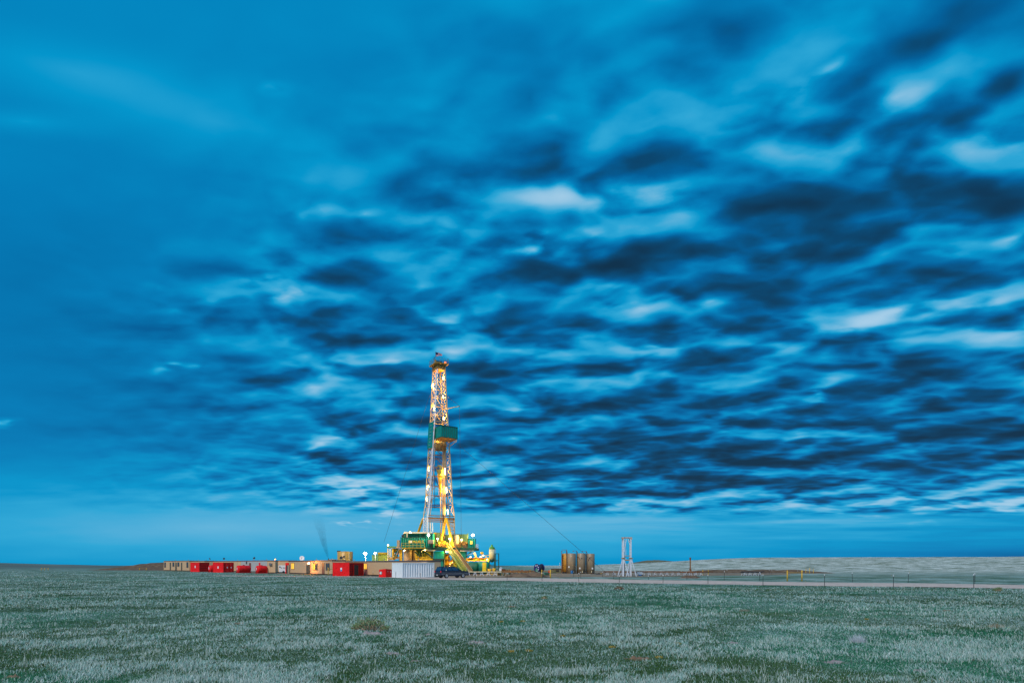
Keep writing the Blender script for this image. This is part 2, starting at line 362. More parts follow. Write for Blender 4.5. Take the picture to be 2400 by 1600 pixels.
# ---------------------------------------------------------------- ground
RS = [(-200,1318),(0,1318.3),(145,1322.2),(238,1324.6),(400,1325.5),(1250,1326.5),(1300,1326),(1400,1323),(1460,1320.3),(1531,1317.3),(1600,1313.9),(1620,1312.6),(1695,1308.8),(1770,1306),(2000,1305.9),(2400,1304.4),(3200,1303)]
def terrain(x, y):
    x = np.asarray(x, float); y = np.asarray(y, float); D = np.maximum(y, 20.0)
    px = 1200+1600*x/D; sky = np.interp(px, [a for a, b in RS], [b for a, b in RS])
    z = -5.0*sstep(300, 3000, D)
    zr = EYE+(HY-sky)*480/F
    right = sstep(1300, 1420, px)*sstep(215, 480, D)*(1-0.6*sstep(600, 1500, D))
    z = z*(1-right)+zr*right
    zl = EYE+(HY-sky)*1500/F
    left = (1-sstep(140, 300, px))*sstep(500, 1500, D)
    z = z*(1-left)+np.maximum(zl, -5)*left
    near = 1-sstep(95, 150, D)
    z = z+near*((fbm(x/9.0, y/9.0, 3, 5)-0.5)*0.16)+sstep(230, 330, D)*(fbm(x/60, y/60, 3, 9)-0.5)*0.9*right
    return z
def gz(x, y): return float(terrain(np.array([x]), np.array([y]))[0])

def ground_material(name, far=True):
    m = bpy.data.materials.new(name); m.use_nodes = True; nt = m.node_tree; N = nt.nodes; L = nt.links; b = N['Principled BSDF']
    b.inputs['Roughness'].default_value = 0.95; b.inputs['Specular IOR Level'].default_value = 0.1
    g = N.new('ShaderNodeNewGeometry')
    def nz(scale, det=5, rough=0.6, st=None):
        n = N.new('ShaderNodeTexNoise'); n.inputs['Scale'].default_value = scale; n.inputs['Detail'].default_value = det; n.inputs['Roughness'].default_value = rough
        if st:
            mp = N.new('ShaderNodeMapping'); mp.inputs[3].default_value = st; L.new(g.outputs[0], mp.inputs[0]); L.new(mp.outputs[0], n.inputs['Vector'])
        else: L.new(g.outputs[0], n.inputs['Vector'])
        return n.outputs[0]
    def rng(s, a, b_, c=0.0, d=1.0):
        r = N.new('ShaderNodeMapRange'); L.new(s, r.inputs[0])
        for i, k in enumerate((a, b_, c, d)): r.inputs[i+1].default_value = k
        return r.outputs[0]
    def mix(f, a, b_):
        n = N.new('ShaderNodeMix'); n.data_type = 'RGBA'
        if isinstance(f, float): n.inputs[0].default_value = f
        else: L.new(f, n.inputs[0])
        for i, k in ((6, a), (7, b_)):
            if isinstance(k, tuple): n.inputs[i].default_value = (*k, 1)
            else: L.new(k, n.inputs[i])
        return n.outputs[2]
    return m, N, L, b, g, nz, rng, mix

mG, N_, L_, b_, g_, nz_, rng_, mix_ = ground_material('prairie_ground')
patch = rng_(nz_(0.16, 6, 0.62), 0.40, 0.62)
fine = rng_(nz_(3.0, 5, 0.75), 0.34, 0.66)
c1 = mix_(fine, (0.012, 0.045, 0.022), (0.10, 0.20, 0.12))
c2 = mix_(fine, (0.10, 0.18, 0.14), (0.55, 0.68, 0.62))
cc = mix_(patch, c1, c2)
band = rng_(nz_(0.028, 4, 0.6, (0.5, 1.6, 1)), 0.53, 0.64)
cc = mix_(band, cc, mix_(fine, (0.06, 0.11, 0.05), (0.17, 0.24, 0.14)))
speck = rng_(nz_(0.35, 3, 0.8), 0.69, 0.74)
cc = mix_(speck, cc, (0.07, 0.07, 0.04))
sep = N_.new('ShaderNodeSeparateXYZ'); L_.new(g_.outputs[0], sep.inputs[0])
fr2 = N_.new('ShaderNodeMath'); fr2.operation = 'MULTIPLY'; L_.new(rng_(sep.outputs[1], 130, 230, 0, .8), fr2.inputs[0]); L_.new(rng_(sep.outputs[0], 10, 40), fr2.inputs[1])
cc = mix_(fr2.outputs[0], cc, mix_(rng_(nz_(0.22, 10, 0.85, (0.6, 0.8, 1)), 0.45, 0.56), (0.14, 0.17, 0.10), (0.86, 0.86, 0.76)))
# the far rises on the left are bare and dull
sep = N_.new('ShaderNodeSeparateXYZ'); L_.new(g_.outputs[0], sep.inputs[0])
fr = N_.new('ShaderNodeMath'); fr.operation = 'MULTIPLY'; L_.new(rng_(sep.outputs[1], 230, 600), fr.inputs[0]); L_.new(rng_(sep.outputs[0], 0, -60), fr.inputs[1])
cc = mix_(fr.outputs[0], cc, mix_(rng_(nz_(0.012, 5, 0.6, (0.4, 1, 1)), 0.42, 0.6), (0.05, 0.09, 0.08), (0.20, 0.23, 0.20)))
L_.new(cc, b_.inputs['Base Color'])

def make_ground():
    ys = np.concatenate([np.linspace(-60, 10, 15), 10*np.exp(np.linspace(0, math.log(4500/10.0), 330))[1:]])
    us = np.linspace(-2.2, 2.2, 300)
    Y, U = np.meshgrid(ys, us, indexing='ij'); X = U*(np.abs(Y)+30); Z = terrain(X, Y)
    nr, nc = X.shape; v = np.stack([X, Y, Z], -1).reshape(-1, 3)
    i = np.arange(nr*nc).reshape(nr, nc)
    f = np.stack([i[:-1,:-1], i[:-1,1:], i[1:,1:], i[1:,:-1]], -1).reshape(-1, 4)
    me = bpy.data.meshes.new('ground'); me.vertices.add(len(v)); me.vertices.foreach_set('co', v.ravel())
    me.loops.add(f.size); me.loops.foreach_set('vertex_index', f.ravel()); me.polygons.add(len(f))
    me.polygons.foreach_set('loop_start', np.arange(0, f.size, 4)); me.polygons.foreach_set('use_smooth', np.ones(len(f), bool))
    me.update(calc_edges=True); me.materials.append(mG)
    o = bpy.data.objects.new('ground', me); S.collection.objects.link(o); tag(o, kind='structure')
make_ground()

def sheet(name, rowsA, rowsB, lift, material, m=24, jit=0.5, sub=14):
    """ground-hugging strip between two lines of world points"""
    def res(P, k):
        P = np.array(P, float); t = np.linspace(0, len(P)-1, k); return np.stack([np.interp(t, range(len(P)), P[:,0]), np.interp(t, range(len(P)), P[:,1])], -1)
    k = (max(len(rowsA), len(rowsB))-1)*sub+1; A = res(rowsA, k); B = res(rowsB, k)
    jn = RNG.normal(size=(k, 2)); A[:,1] += jit*(fbm(A[:,0]*0.7, A[:,1]*0.7, 3, 3)-0.5)*4; B[:,1] += jit*(fbm(B[:,0]*0.7, B[:,1]*0.7, 3, 31)-0.5)*4
    t = np.linspace(0, 1, m)[:,None,None]; G = A[None]*(1-t)+B[None]*t
    Z = terrain(G[...,0], G[...,1])+lift; v = np.concatenate([G, Z[...,None]], -1).reshape(-1, 3)
    i = np.arange(m*k).reshape(m, k); f = np.stack([i[:-1,:-1], i[:-1,1:], i[1:,1:], i[1:,:-1]], -1).reshape(-1, 4)
    me = bpy.data.meshes.new(name); me.from_pydata(v.tolist(), [], f.tolist()); me.materials.append(material)
    o = bpy.data.objects.new(name, me); S.collection.objects.link(o); tag(o, kind='structure'); return o
def W(px, py): D = gd(py); return (gx(px, D), D)

mR, N_, L_, b_, g_, nz_, rng_, mix_ = ground_material('gravel_road_surface')
cc = mix_(rng_(nz_(1.2, 6, 0.7), 0.35, 0.65), (0.46, 0.35, 0.29), (0.74, 0.58, 0.48))
cc = mix_(rng_(nz_(0.5, 4, 0.7, (0.3, 2, 1)), 0.60, 0.70), cc, (0.22, 0.19, 0.13)); L_.new(cc, b_.inputs['Base Color'])
mD, N_, L_, b_, g_, nz_, rng_, mix_ = ground_material('bare_dirt_pad')
cc = mix_(rng_(nz_(0.5, 6, 0.7), 0.35, 0.65), (0.15, 0.10, 0.06), (0.38, 0.29, 0.20))
cc = mix_(rng_(nz_(0.22, 5, 0.7, (0.5, 1.6, 1)), 0.55, 0.62), cc, (0.34, 0.38, 0.30)); L_.new(cc, b_.inputs['Base Color'])
mB, N_, L_, b_, g_, nz_, rng_, mix_ = ground_material('dirt_berm_soil')
cc = mix_(rng_(nz_(0.8, 6, 0.7), 0.35, 0.65), (0.09, 0.055, 0.035), (0.24, 0.16, 0.10)); L_.new(cc, b_.inputs['Base Color'])

mH, N_, L_, b_, g_, nz_, rng_, mix_ = ground_material('brown_hill_grass')
cc = mix_(rng_(nz_(0.1, 6, 0.7), 0.35, 0.65), (0.10, 0.10, 0.06), (0.20, 0.18, 0.11)); L_.new(cc, b_.inputs['Base Color'])
sheet('gravel_road', [(-60, 135), (-21.9,118.6), W(1000,1356.8), (-4.9,98.6), (5.6,90.3), (12.6,83.8), (31.1,73.3), (48.8,65.1), (110,37)],
      [(-60, 143), (-23,124), (-13,121), (-7.3,118.2), (7,111.5), (15.6,104), (37.2,87.6), (56.7,75.6), (120,47)], 0.03, mR, jit=0.35)
sheet('dirt_pad', [W(370,1336.5), W(640,1343.6), W(870,1350), W(1000,1353.0), W(1120,1352.6), W(1300,1352.4), W(1380,1351.5), W(1470,1352), W(1560,1350.5), W(1660,1348.6), W(1850,1346.8)],
      [W(440,1334.5), W(600,1334.5), W(870,1334), W(980,1333.8), W(1100,1334), W(1250,1336), W(1380,1337), W(1470,1338), W(1560,1340), W(1680,1341.5), W(1850,1344.2)], 0.045, mD, m=40, jit=1.2)

def mound(name, pts, lab=None, material=None, kind='structure', cat=None, n=48, group=None):
    """heaps of soil: sum of soft bumps (x, y, rx, ry, h)"""
    xs = [p[0] for p in pts]; x0 = min(p[0]-1.6*p[2] for p in pts); x1 = max(p[0]+1.6*p[2] for p in pts)
    y0 = min(p[1]-1.6*p[3] for p in pts); y1 = max(p[1]+1.6*p[3] for p in pts)
    X, Y = np.meshgrid(np.linspace(x0, x1, n), np.linspace(y0, y1, n), indexing='ij'); Z = np.zeros_like(X)
    for (x, y, rx, ry, h) in pts:
        r = np.sqrt(((X-x)/rx)**2+((Y-y)/ry)**2); Z = np.maximum(Z, h*(1-sstep(0, 1.5, r)))
    sc = max(0.4, (x1-x0)/30)
    Z = Z*(0.75+0.5*fbm(X/sc, Y/sc, 4, 77))
    base = terrain(X, Y); me = bpy.data.meshes.new(name); i = np.arange(n*n).reshape(n, n)
    v = np.stack([X, Y, base-0.15+Z+np.where(Z > 0.01, 0.16, 0)], -1).reshape(-1, 3)
    f = np.stack([i[:-1,:-1], i[1:,:-1], i[1:,1:], i[:-1,1:]], -1).reshape(-1, 4)
    me.from_pydata(v.tolist(), [], f.tolist()); me.materials.append(material or mB)
    o = bpy.data.objects.new(name, me); S.collection.objects.link(o); tag(o, lab, cat, group, kind); return o
mound('dirt_mound', [(gx(455,290), 292, 26, 22, 2.9), (gx(390,290), 286, 20, 14, 2.9), (gx(345,290), 285, 12, 10, 1.7)])
mound('dirt_berm', [(gx(p,185), 185+q, 8, 6, 0.9) for p, q in ((1675,0),(1730,3),(1790,0),(1840,-2))]+[(gx(1880,190),188,6,4,0.5)])
mound('hill', [(gx(1528,650), 650, 17, 50, 2.6)], material=mH)
# ---------------------------------------------------------------- grass and small plants
def leaf_mat(name):
    m = bpy.data.materials.new(name); m.use_nodes = True; nt = m.node_tree; N = nt.nodes; b = N['Principled BSDF']
    a = N.new('ShaderNodeAttribute'); a.attribute_name = 'tint'; nt.links.new(a.outputs['Color'], b.inputs['Base Color'])
    b.inputs['Roughness'].default_value = 0.85; b.inputs['Specular IOR Level'].default_value = 0.15
    return m
mLeaf = leaf_mat('grass_blade')
def blades(name, bx, by, bz, h, w, lean, col, colt, bend=0.5):
    """one thin two-segment blade per root; col at the foot, colt at the tip"""
    n = len(bx); az = RNG.uniform(0, 2*np.pi, n); wa = RNG.uniform(-0.6, 0.6, n)+np.where(RNG.random(n) < .5, 0, np.pi)
    dx = np.cos(az)*lean*h; dy = np.sin(az)*lean*h; sx = np.cos(wa)*w/2; sy = np.sin(wa)*w/2
    v = np.zeros((n, 5, 3))
    v[:,0] = np.stack([bx-sx, by-sy, bz], -1); v[:,1] = np.stack([bx+sx, by+sy, bz], -1)
    mxp = bx+dx*0.3; myp = by+dy*0.3; mz = bz+h*0.55
    v[:,2] = np.stack([mxp+sx*.75, myp+sy*.75, mz], -1); v[:,3] = np.stack([mxp-sx*.75, myp-sy*.75, mz], -1)
    v[:,4] = np.stack([bx+dx, by+dy, bz+h], -1)
    me = bpy.data.meshes.new(name); me.vertices.add(n*5); me.vertices.foreach_set('co', v.ravel().astype(np.float32))
    base = (np.arange(n)*5)[:,None]; li = np.concatenate([base+np.array([0,1,2,3]), base+np.array([3,2,4])], 1).ravel()
    me.loops.add(len(li)); me.loops.foreach_set('vertex_index', li.astype(np.int32))
    st = np.stack([np.arange(n)*7, np.arange(n)*7+4], -1).ravel(); me.polygons.add(2*n); me.polygons.foreach_set('loop_start', st.astype(np.int32))
    me.update(calc_edges=True)
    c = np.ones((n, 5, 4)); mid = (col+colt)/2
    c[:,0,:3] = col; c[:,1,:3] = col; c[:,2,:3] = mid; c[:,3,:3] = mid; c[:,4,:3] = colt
    at_ = me.color_attributes.new('tint', 'FLOAT_COLOR', 'POINT'); at_.data.foreach_set('color', c.ravel().astype(np.float32))
    me.materials.append(mLeaf); o = bpy.data.objects.new(name, me); S.collection.objects.link(o); return o

def road_near_y(x):      # depth of the near edge of the road / pad at x
    P = [(-200,150),(-60,135),(-21.9,116.5),W(1000,1357.4),(-4.9,98),(5.6,89.8),(12.6,83.3),(31.1,72.8),(48.8,64.6),(110,36.5)]
    P = [(-200,250),(-140,262),W(440,1339),W(640,1344.6),W(870,1351.4)]+P[2:]
    return np.interp(x, [p[0] for p in P], [p[1] for p in P])
def grass_field(n, y_lo, y_hi, kind):
    # roots spread so that nearer ground gets denser, finer growth
    py = RNG.uniform(y_lo, y_hi, n); D = EYE*F/(py-HY); D = D*np.exp(RNG.uniform(-0.01, 0.01, n))
    u = RNG.uniform(-0.86, 0.86, n); x = u*D; y = D
    keep = y < road_near_y(x)-0.3
    x, y, D = x[keep], y[keep], D[keep]
    p1 = fbm(x/4.2, y/5.5, 5, 21); p2 = fbm(x/1.1, y/1.1, 3, 45); p3 = fbm(x/14, y/16, 3, 61)
    p4 = fbm(x/7.0, y/2.2, 4, 133)
    p5 = fbm(x/0.55, y/0.8, 2, 201)
    frost = sstep(0.40, 0.62, 0.24*p1+0.24*p2+0.10*p3+0.20*p4+0.22*p5-0.03*sstep(2, 12, x)*(1-sstep(14, 26, y)))
    return x, y, D, frost, p2
def lerp(a, b, t): return np.array(a)[None]*(1-t[:,None])+np.array(b)[None]*t[:,None]
def short_grass():
    x, y, D, fr, p2 = grass_field(760000, 1338, 1640, 0)
    n = len(x); k = RNG.random(n)
    h = (0.045+0.06*k)*(0.75+0.6*fr)*(0.8+0.4*sstep(20, 60, D)); w = 0.002+0.00055*D*RNG.uniform(.6, 1.3, n)
    green = lerp((0.010,0.085,0.045), (0.05,0.40,0.19), RNG.random(n)); cool = lerp((0.18,0.52,0.44), (0.88,1.0,0.97), RNG.random(n)**1.1)
    olive = lerp((0.02,0.06,0.02), (0.11,0.26,0.08), RNG.random(n)); hue = sstep(0.42, 0.60, fbm(x/11, y/9, 3, 311)+0.10*sstep(30, 70, D))[:,None]
    green = green*(1-hue)+olive*hue
    m = RNG.random(n) < (0.02+0.45*fr**1.7); w = w*np.where(m, 1.45, 1.0); h = h*np.where(m, 1.15, 0.8); m = m[:,None]
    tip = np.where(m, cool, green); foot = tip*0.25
    odd = RNG.random(n) < 0.012*(p2 > 0.6); tip[odd] = (0.22, 0.13, 0.04)
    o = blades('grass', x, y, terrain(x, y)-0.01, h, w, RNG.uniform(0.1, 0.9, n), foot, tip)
    tag(o, 'short green and frost-pale prairie grass covering the field in front of the road', 'grass', kind='stuff')
def tall_grass():
    x, y, D, fr, p2 = grass_field(120000, 1340, 1640, 1)
    n = len(x); g = fbm(x/1.1, y/1.3, 4, 90)*0.75+fr*0.25
    keep = RNG.random(n) < sstep(0.50, 0.70, g)*0.6+0.02
    x, y, D, fr = x[keep], y[keep], D[keep], fr[keep]; n = len(x)
    h = RNG.uniform(0.06, 0.20, n)*(1.1-0.3*sstep(20, 60, D)); w = 0.002+0.00056*D*RNG.uniform(.6, 1.2, n)
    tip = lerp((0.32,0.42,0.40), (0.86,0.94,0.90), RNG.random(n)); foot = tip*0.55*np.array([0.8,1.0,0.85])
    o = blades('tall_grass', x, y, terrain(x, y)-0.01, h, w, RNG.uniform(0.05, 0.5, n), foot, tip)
    tag(o, 'pale dry seed stalks standing above the short grass of the field', 'grass', kind='stuff')
short_grass(); tall_grass()

def tussock(name, px, py, r, h, n, c0, c1, label, cat, group=None, lean=0.7, w=0.006):
    D = gd(py); X0, Y0 = gx(px, D), D; a = RNG.uniform(0, 2*np.pi, n); rr = r*np.sqrt(RNG.random(n))*0.6
    x = rr*np.cos(a); y = rr*np.sin(a)*0.8
    hh = h*RNG.uniform(0.5, 1.05, n)*(1-0.4*rr/r); t = lerp(c0, c1, RNG.random(n))
    z = terrain(X0+x, Y0+y)-gz(X0, Y0)
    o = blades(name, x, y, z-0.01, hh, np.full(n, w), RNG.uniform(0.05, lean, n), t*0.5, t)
    o.location = (X0, Y0, gz(X0, Y0)); tag(o, label, cat, group); return o
tussock('grass_tussock', 2010, 1506, 0.40, 0.36, 230, (0.45,0.55,0.62), (0.85,0.88,0.92), 'tall pale blue-white grass tussock standing alone in the near right field', 'grass tuft')
tussock('grass_tussock', 2335, 1470, 0.45, 0.26, 200, (0.30,0.24,0.16), (0.55,0.48,0.34), 'straw-brown clump of dry stalks near the right edge of the field', 'grass tuft')
tussock('grass_tussock', 1745, 1432, 0.45, 0.2, 160, (0.20,0.20,0.14), (0.42,0.38,0.30), 'brownish dry tuft in the middle distance of the right field', 'grass tuft')

def bush(px, py, wid, hei, label, n_tw=90, n_lf=1500, green=(0.10,0.22,0.09), green2=(0.32,0.46,0.22), twig=TWIG, lobes=None):
    D = gd(py); X0 = gx(px, D); root = empty('low_bush', (X0, D, gz(X0, D))); tag(root, label, 'bush')
    lobes = lobes or [(0,0,.55,.95),(-.35,.05,.35,.55),(.38,-.02,.35,.75),(-.6,0,.22,.35),(.68,0,.22,.28)]
    tw = MB(); L = []
    for i in range(n_tw):
        lx, ly, lr, lh = lobes[i % len(lobes)]; a = random.uniform(0, 6.28); rr = lr*wid/2*random.random()**.5
        tipp = Vector((lx*wid/2+rr*math.cos(a), ly*wid/2+rr*math.sin(a), hei*lh*random.uniform(.45, .95)))
        b0 = Vector((lx*wid*0.3, ly*wid*.3, 0)); mid = (b0+tipp)/2+Vector((random.uniform(-.08,.08), random.uniform(-.08,.08), random.uniform(0,.05)))
        tw.tube(b0, mid, 0.014, 0.010, 5); tw.tube(mid, tipp, 0.010, 0.004, 5); L += [tipp, mid.lerp(tipp, .5), mid.lerp(tipp, .8)]
    tw.build('branches', twig, root)
    L = np.array(L); k = RNG.integers(0, len(L), n_lf); p = L[k]+RNG.normal(size=(n_lf, 3))*np.array([.05,.05,.035])*wid/1.5
    p[:,2] = np.maximum(p[:,2], 0.01); t = lerp(green, green2, RNG.random(n_lf)); br = RNG.random(n_lf) < 0.15; t[br] = (0.26, 0.15, 0.07)
    o = blades('leaves', p[:,0], p[:,1], p[:,2], RNG.uniform(0.025, 0.06, n_lf), np.full(n_lf, 0.020), RNG.uniform(0.3, 1.6, n_lf), t*0.7, t)
    o.parent = root; return root
bush(866, 1480, 1.55, 0.55, 'sprawling olive-green bush with bare brown stems in the left middle field')
bush(2338, 1384.5, 0.95, 0.42, 'round green-brown bush on the near verge of the road at far right', n_lf=1500)
bush(1451, 1381.5, 0.95, 0.30, 'low brown bush in the field just before the road under the white steel tower', n_lf=1300, green=(0.16,0.13,0.08), green2=(0.30,0.24,0.16))
bush(1275, 1402, 0.5, 0.2, 'small dark bush beside the pale grass before the road, right of the rig', n_lf=600)

# pale cow-pat sized clods of dry earth lying in the grass
clod_m = mat('dry_earth_clod', (0.30, 0.26, 0.25), 0.9, var=0.35, scale=9); clod_d = mat('brown_earth_clod', (0.20, 0.13, 0.08), 0.9, var=0.4, scale=9)
def clod(px, py, w, m, label, rank=0):
    D = gd(py); X0 = gx(px, D); n = 22; X, Y = np.meshgrid(np.linspace(-1, 1, n), np.linspace(-1, 1, n), indexing='ij')
    r = np.sqrt(X**2+Y**2); s = int(px); Z = (1-sstep(.1, .9, r+1.1*(fbm(X*2.2+s, Y*2.2, 3, s)-.5)))*(0.1+1.6*fbm(X*6+s, Y*6, 3, s+2)**2)*(0.08*w+0.02)-0.012
    v = np.stack([X*w*.4, Y*w*0.3, Z+0.012], -1).reshape(-1, 3); i = np.arange(n*n).reshape(n, n)
    f = np.stack([i[:-1,:-1], i[1:,:-1], i[1:,1:], i[:-1,1:]], -1).reshape(-1, 4)
    me = bpy.data.meshes.new('earth_clod'); me.from_pydata(v.tolist(), [], f.tolist()); me.materials.append(m)
    for p in me.polygons: p.use_smooth = True
    o = bpy.data.objects.new('earth_clod', me); S.collection.objects.link(o); o.location = (X0, D, gz(X0, D)); o.rotation_euler.z = 0.0
    tag(o, label, 'earth clod', 'clods of dry earth in the grass')
for px, py, w, m, lab in ((1002,1487,.45,clod_m,'small pale clod of dry earth right of the olive bush'),(1115,1506,.9,clod_m,'long pale patch of bare clods in the centre of the field'),
    (972,1547,.4,clod_m,'knobbly pink-grey clod low in the centre-left of the field'),(1460,1457,.4,clod_m,'small pale clod in the field straight below the steel tower'),
    (2155,1573,.55,clod_m,'pale earth clod near the bottom of the right field'),(1955,1552,.9,clod_m,'broad grey patch of bare earth below the blue-white tussock'),
    (30,1586,.55,clod_d,'dark brown clod in the bottom left corner of the field'),(925,1532,.8,clod_m,'long grey-white clod below and right of the olive bush'),
    (2215,1431,.9,clod_d,'flat brown clod strip in the upper right field'),(1500,1544,.9,clod_d,'long brown clod strip low in the centre-right of the field'),
    (1200,1422,.9,clod_d,'flat brown clod strip in the upper middle of the field'),(1715,1507,.6,clod_m,'thin pale clod left of the blue-white tussock'),
    (730,1511,.5,clod_m,'white flat clod left of the olive bush, lower field'),(560,1462,.9,clod_d,'brown clod strip in the left half of the field'),
    (872,1487,1.3,clod_m,'grey bare-earth rim under the olive-green bush')):
    clod(px, py, w, m, lab)
for i, (px, py) in enumerate(((1198,1524),(1240,1523),(1320,1490),(1345,1495),(1175,1458),(1225,1457),(2032,1450),(1435,1516),(1545,1541),(1590,1508))):
    tussock('ochre_weed', px, py, 0.16, 0.09, 60, (0.35,0.24,0.04), (0.55,0.42,0.10), 'tiny ochre weed with stubby leaves low in the open field grass', 'weed', 'ochre weeds in the field', lean=1.0, w=0.018)
# ---------------------------------------------------------------- site cabins on the left
class Frame:
    """a front face standing on the ground between two photo points; features are placed by where they are seen"""
    def __init__(s, px0, y0, px1, y1):
        d0, d1 = gd(y0), gd(y1); s.A = Vector((gx(px0, d0), d0, 0)); s.B = Vector((gx(px1, d1), d1, 0))
        s.d = (s.B-s.A); s.L = s.d.length; s.d.normalize(); s.n = Vector((-s.d.y, s.d.x, 0)); s.rz = math.atan2(s.d.y, s.d.x)
        s.A.z = 0.0
    def s_at(s, px):
        k = px-1200; return (k*s.A.y-F*s.A.x)/(F*s.d.x-k*s.d.y)
    def z_at(s, px, py): return hz(py, s.A.y+s.d.y*s.s_at(px))
    def rect(s, px0, py0, px1, py1):
        a, b = s.s_at(px0), s.s_at(px1); zm = [s.z_at((px0+px1)/2, y) for y in (py0, py1)]; return a, b, zm[1], zm[0]

def window(root, a, b, z0, z1, y=0.0, lit=False, frame=FRAMEM, sgn=-1):
    w = MB(); t = 0.09
    w.box(a-t, b+t, y, y+sgn*0.06, z1, z1+t); w.box(a-t, b+t, y, y+sgn*0.06, z0-t, z0)
    w.box(a-t, a, y, y+sgn*0.06, z0, z1); w.box(b, b+t, y, y+sgn*0.06, z0, z1); w.box((a+b)/2-.03, (a+b)/2+.03, y+sgn*.005, y+sgn*0.05, z0, z1)
    o = w.build('window', frame, root); MB().box(a, b, y, y+sgn*0.02, z0, z1).build('pane', LITW if lit else GLASS, o); return o
def door(root, a, b, z0, z1, m, y=0.0, sgn=-1):
    o = MB().box(a, b, y, y+sgn*0.05, z0, z1).build('door', m, root)
    MB().box(b-0.16, b-0.10, y+sgn*.05, y+sgn*0.11, (z0+z1)/2-.1, (z0+z1)/2+.05).build('handle', GREY, o); return o

def cabin(px0, y0, px1, y1, top0, top1, label, wall=BEIGE, trim=TRIM, depth=3.0, wins=(), doors=(), acs=(), name='site_cabin', group='site cabins in the row left of the rig', skirt=True, vents=0):
    fr = Frame(px0, y0, px1, y1); H0 = fr.z_at(px0, top0); H1 = hz(top1, fr.B.y); H = (H0+H1)/2; L = fr.L
    root = empty(name, fr.A, fr.rz); tag(root, label, 'cabin', group)
    b = MB(); b.box(0, L, 0.001, depth, 0.25, H-0.18)
    b.build('body', wall, root)
    g = MB()
    n = int(L/0.61)
    for i in range(1, n): x = i*L/n; g.box(x-0.02, x+0.02, 0.0, -0.018, 0.27, H-0.2)
    g.box(0, 0.09, 0, -0.03, 0.25, H-.18); g.box(L-.09, L, 0, -0.03, 0.25, H-.18)
    g.build('siding_battens', wall, root)
    MB().box(0.1, L-0.1, 0.15, depth-.15, -0.05, 0.25).build('skid', BLACK, root)
    t = MB(); t.box(-0.05, L+0.05, -0.06, depth+0.06, H-0.18, H); r = t.build('roof', trim, root)
    MB().box(0, L, 0, depth, H, H+0.03).build('roof_sheet', ROOFM, r)
    for k, w in enumerate(wins):
        a, c, z0, z1 = fr.rect(*w[:4]); window(root, a, c, z0, z1, -0.02, lit=len(w) > 4 and w[4])
    for w in doors:
        a, c, z0, z1 = fr.rect(*w[:4]); door(root, a, c, max(z0, .3), z1, w[4] if len(w) > 4 else DDOOR, -0.02)
    for w in acs:
        a, c, z0, z1 = fr.rect(*w); m = MB().box(a, c, -0.02, -0.40, z0, z1).build('air_conditioner', GREY, root)
        q = MB()
        for i in range(5): z = z0+(z1-z0)*(i+.5)/5; q.box(a+.06, c-.06, -0.41, -0.42, z-.02, z+.02)
        q.build('grille', BLACK, m)
    for i in range(vents):
        x = L*(i+0.6)/vents; MB().tube((x, depth*.5, H), (x, depth*.5, H+.35), .07, n=8).tube((x, depth*.5, H+.35), (x, depth*.5, H+.42), .12, n=8).build('vent_pipe', GREY, root)
    return fr, root, H
G1 = 1280
c1 = cabin(383.9,1336.6,443.6,1337.8,1313.1,1313.4,'beige site cabin at the left end of the row, three dark doors and narrow windows',
      wins=[(385.6,1317.6,388.9,1328.6),(404.8,1317.4,408.6,1326.3),(416.3,1317.4,420.3,1326.3),(437.6,1317.2,441.4,1329)],
      doors=[(398.2,1317.6,401,1334.6),(411.2,1317.4,414.4,1335),(424.6,1317.3,427.4,1335.2)], vents=2)
c2 = cabin(443.9,1337.6,479.3,1338.6,1313.4,1313.6,'beige site cabin mostly hidden behind the leftmost red container', vents=2)
c3 = cabin(479.5,1337.6,557.2,1339.0,1313.6,1314.0,'long beige site cabin behind the red round tanks and second red container', vents=3)
c4 = cabin(557.4,1339.1,564.6,1339.12,1313.6,1313.6,'narrow beige end of a site cabin left of the white maroon-roofed cabin')
c5 = cabin(564.8,1339.2,626.3,1340.7,1312.9,1312.6,'white-sided site cabin with maroon roof edge behind two red round tanks', wall=WSIDE, trim=MAROON,
      wins=[(577,1315.8,579.2,1320.2)], doors=[(584,1318.5,588.6,1327.5,BRDOOR),(606.8,1318,610.2,1327,REDP)], vents=2)
c6 = cabin(626.5,1342.8,645.4,1342.82,1312.6,1312.8,'beige site cabin with a wall air conditioner left of the white generator',
      acs=[(631.5,1318.7,637.5,1324.2)], depth=1.6)
c7 = cabin(645.6,1340.9,676.4,1341.2,1312.6,1312.6,'recessed beige site cabin behind the white generator, orange lamp on its roof corner', trim=MAROON)
c8 = cabin(676.7,1343.4,778.3,1347.4,1312.6,1312.8,'largest beige site cabin lit orange by its wall lamp, one glowing window at left',
      wins=[(683.2,1319.2,689.8,1332.6,True),(735,1320,738.8,1334.2,True),(739.6,1320,744.2,1334.2),(764.4,1319.4,772.8,1335)],
      doors=[(718.4,1323,727.4,1343),(755.2,1318.4,760.8,1344,BRDOOR)], vents=3)
c9 = cabin(778.8,1346.3,1000,1352.2,1312.9,1315.2,'long beige site cabin behind the red doorway container and silver container',
      wins=[(853.6,1320.3,860.2,1332.8,True)], vents=3)

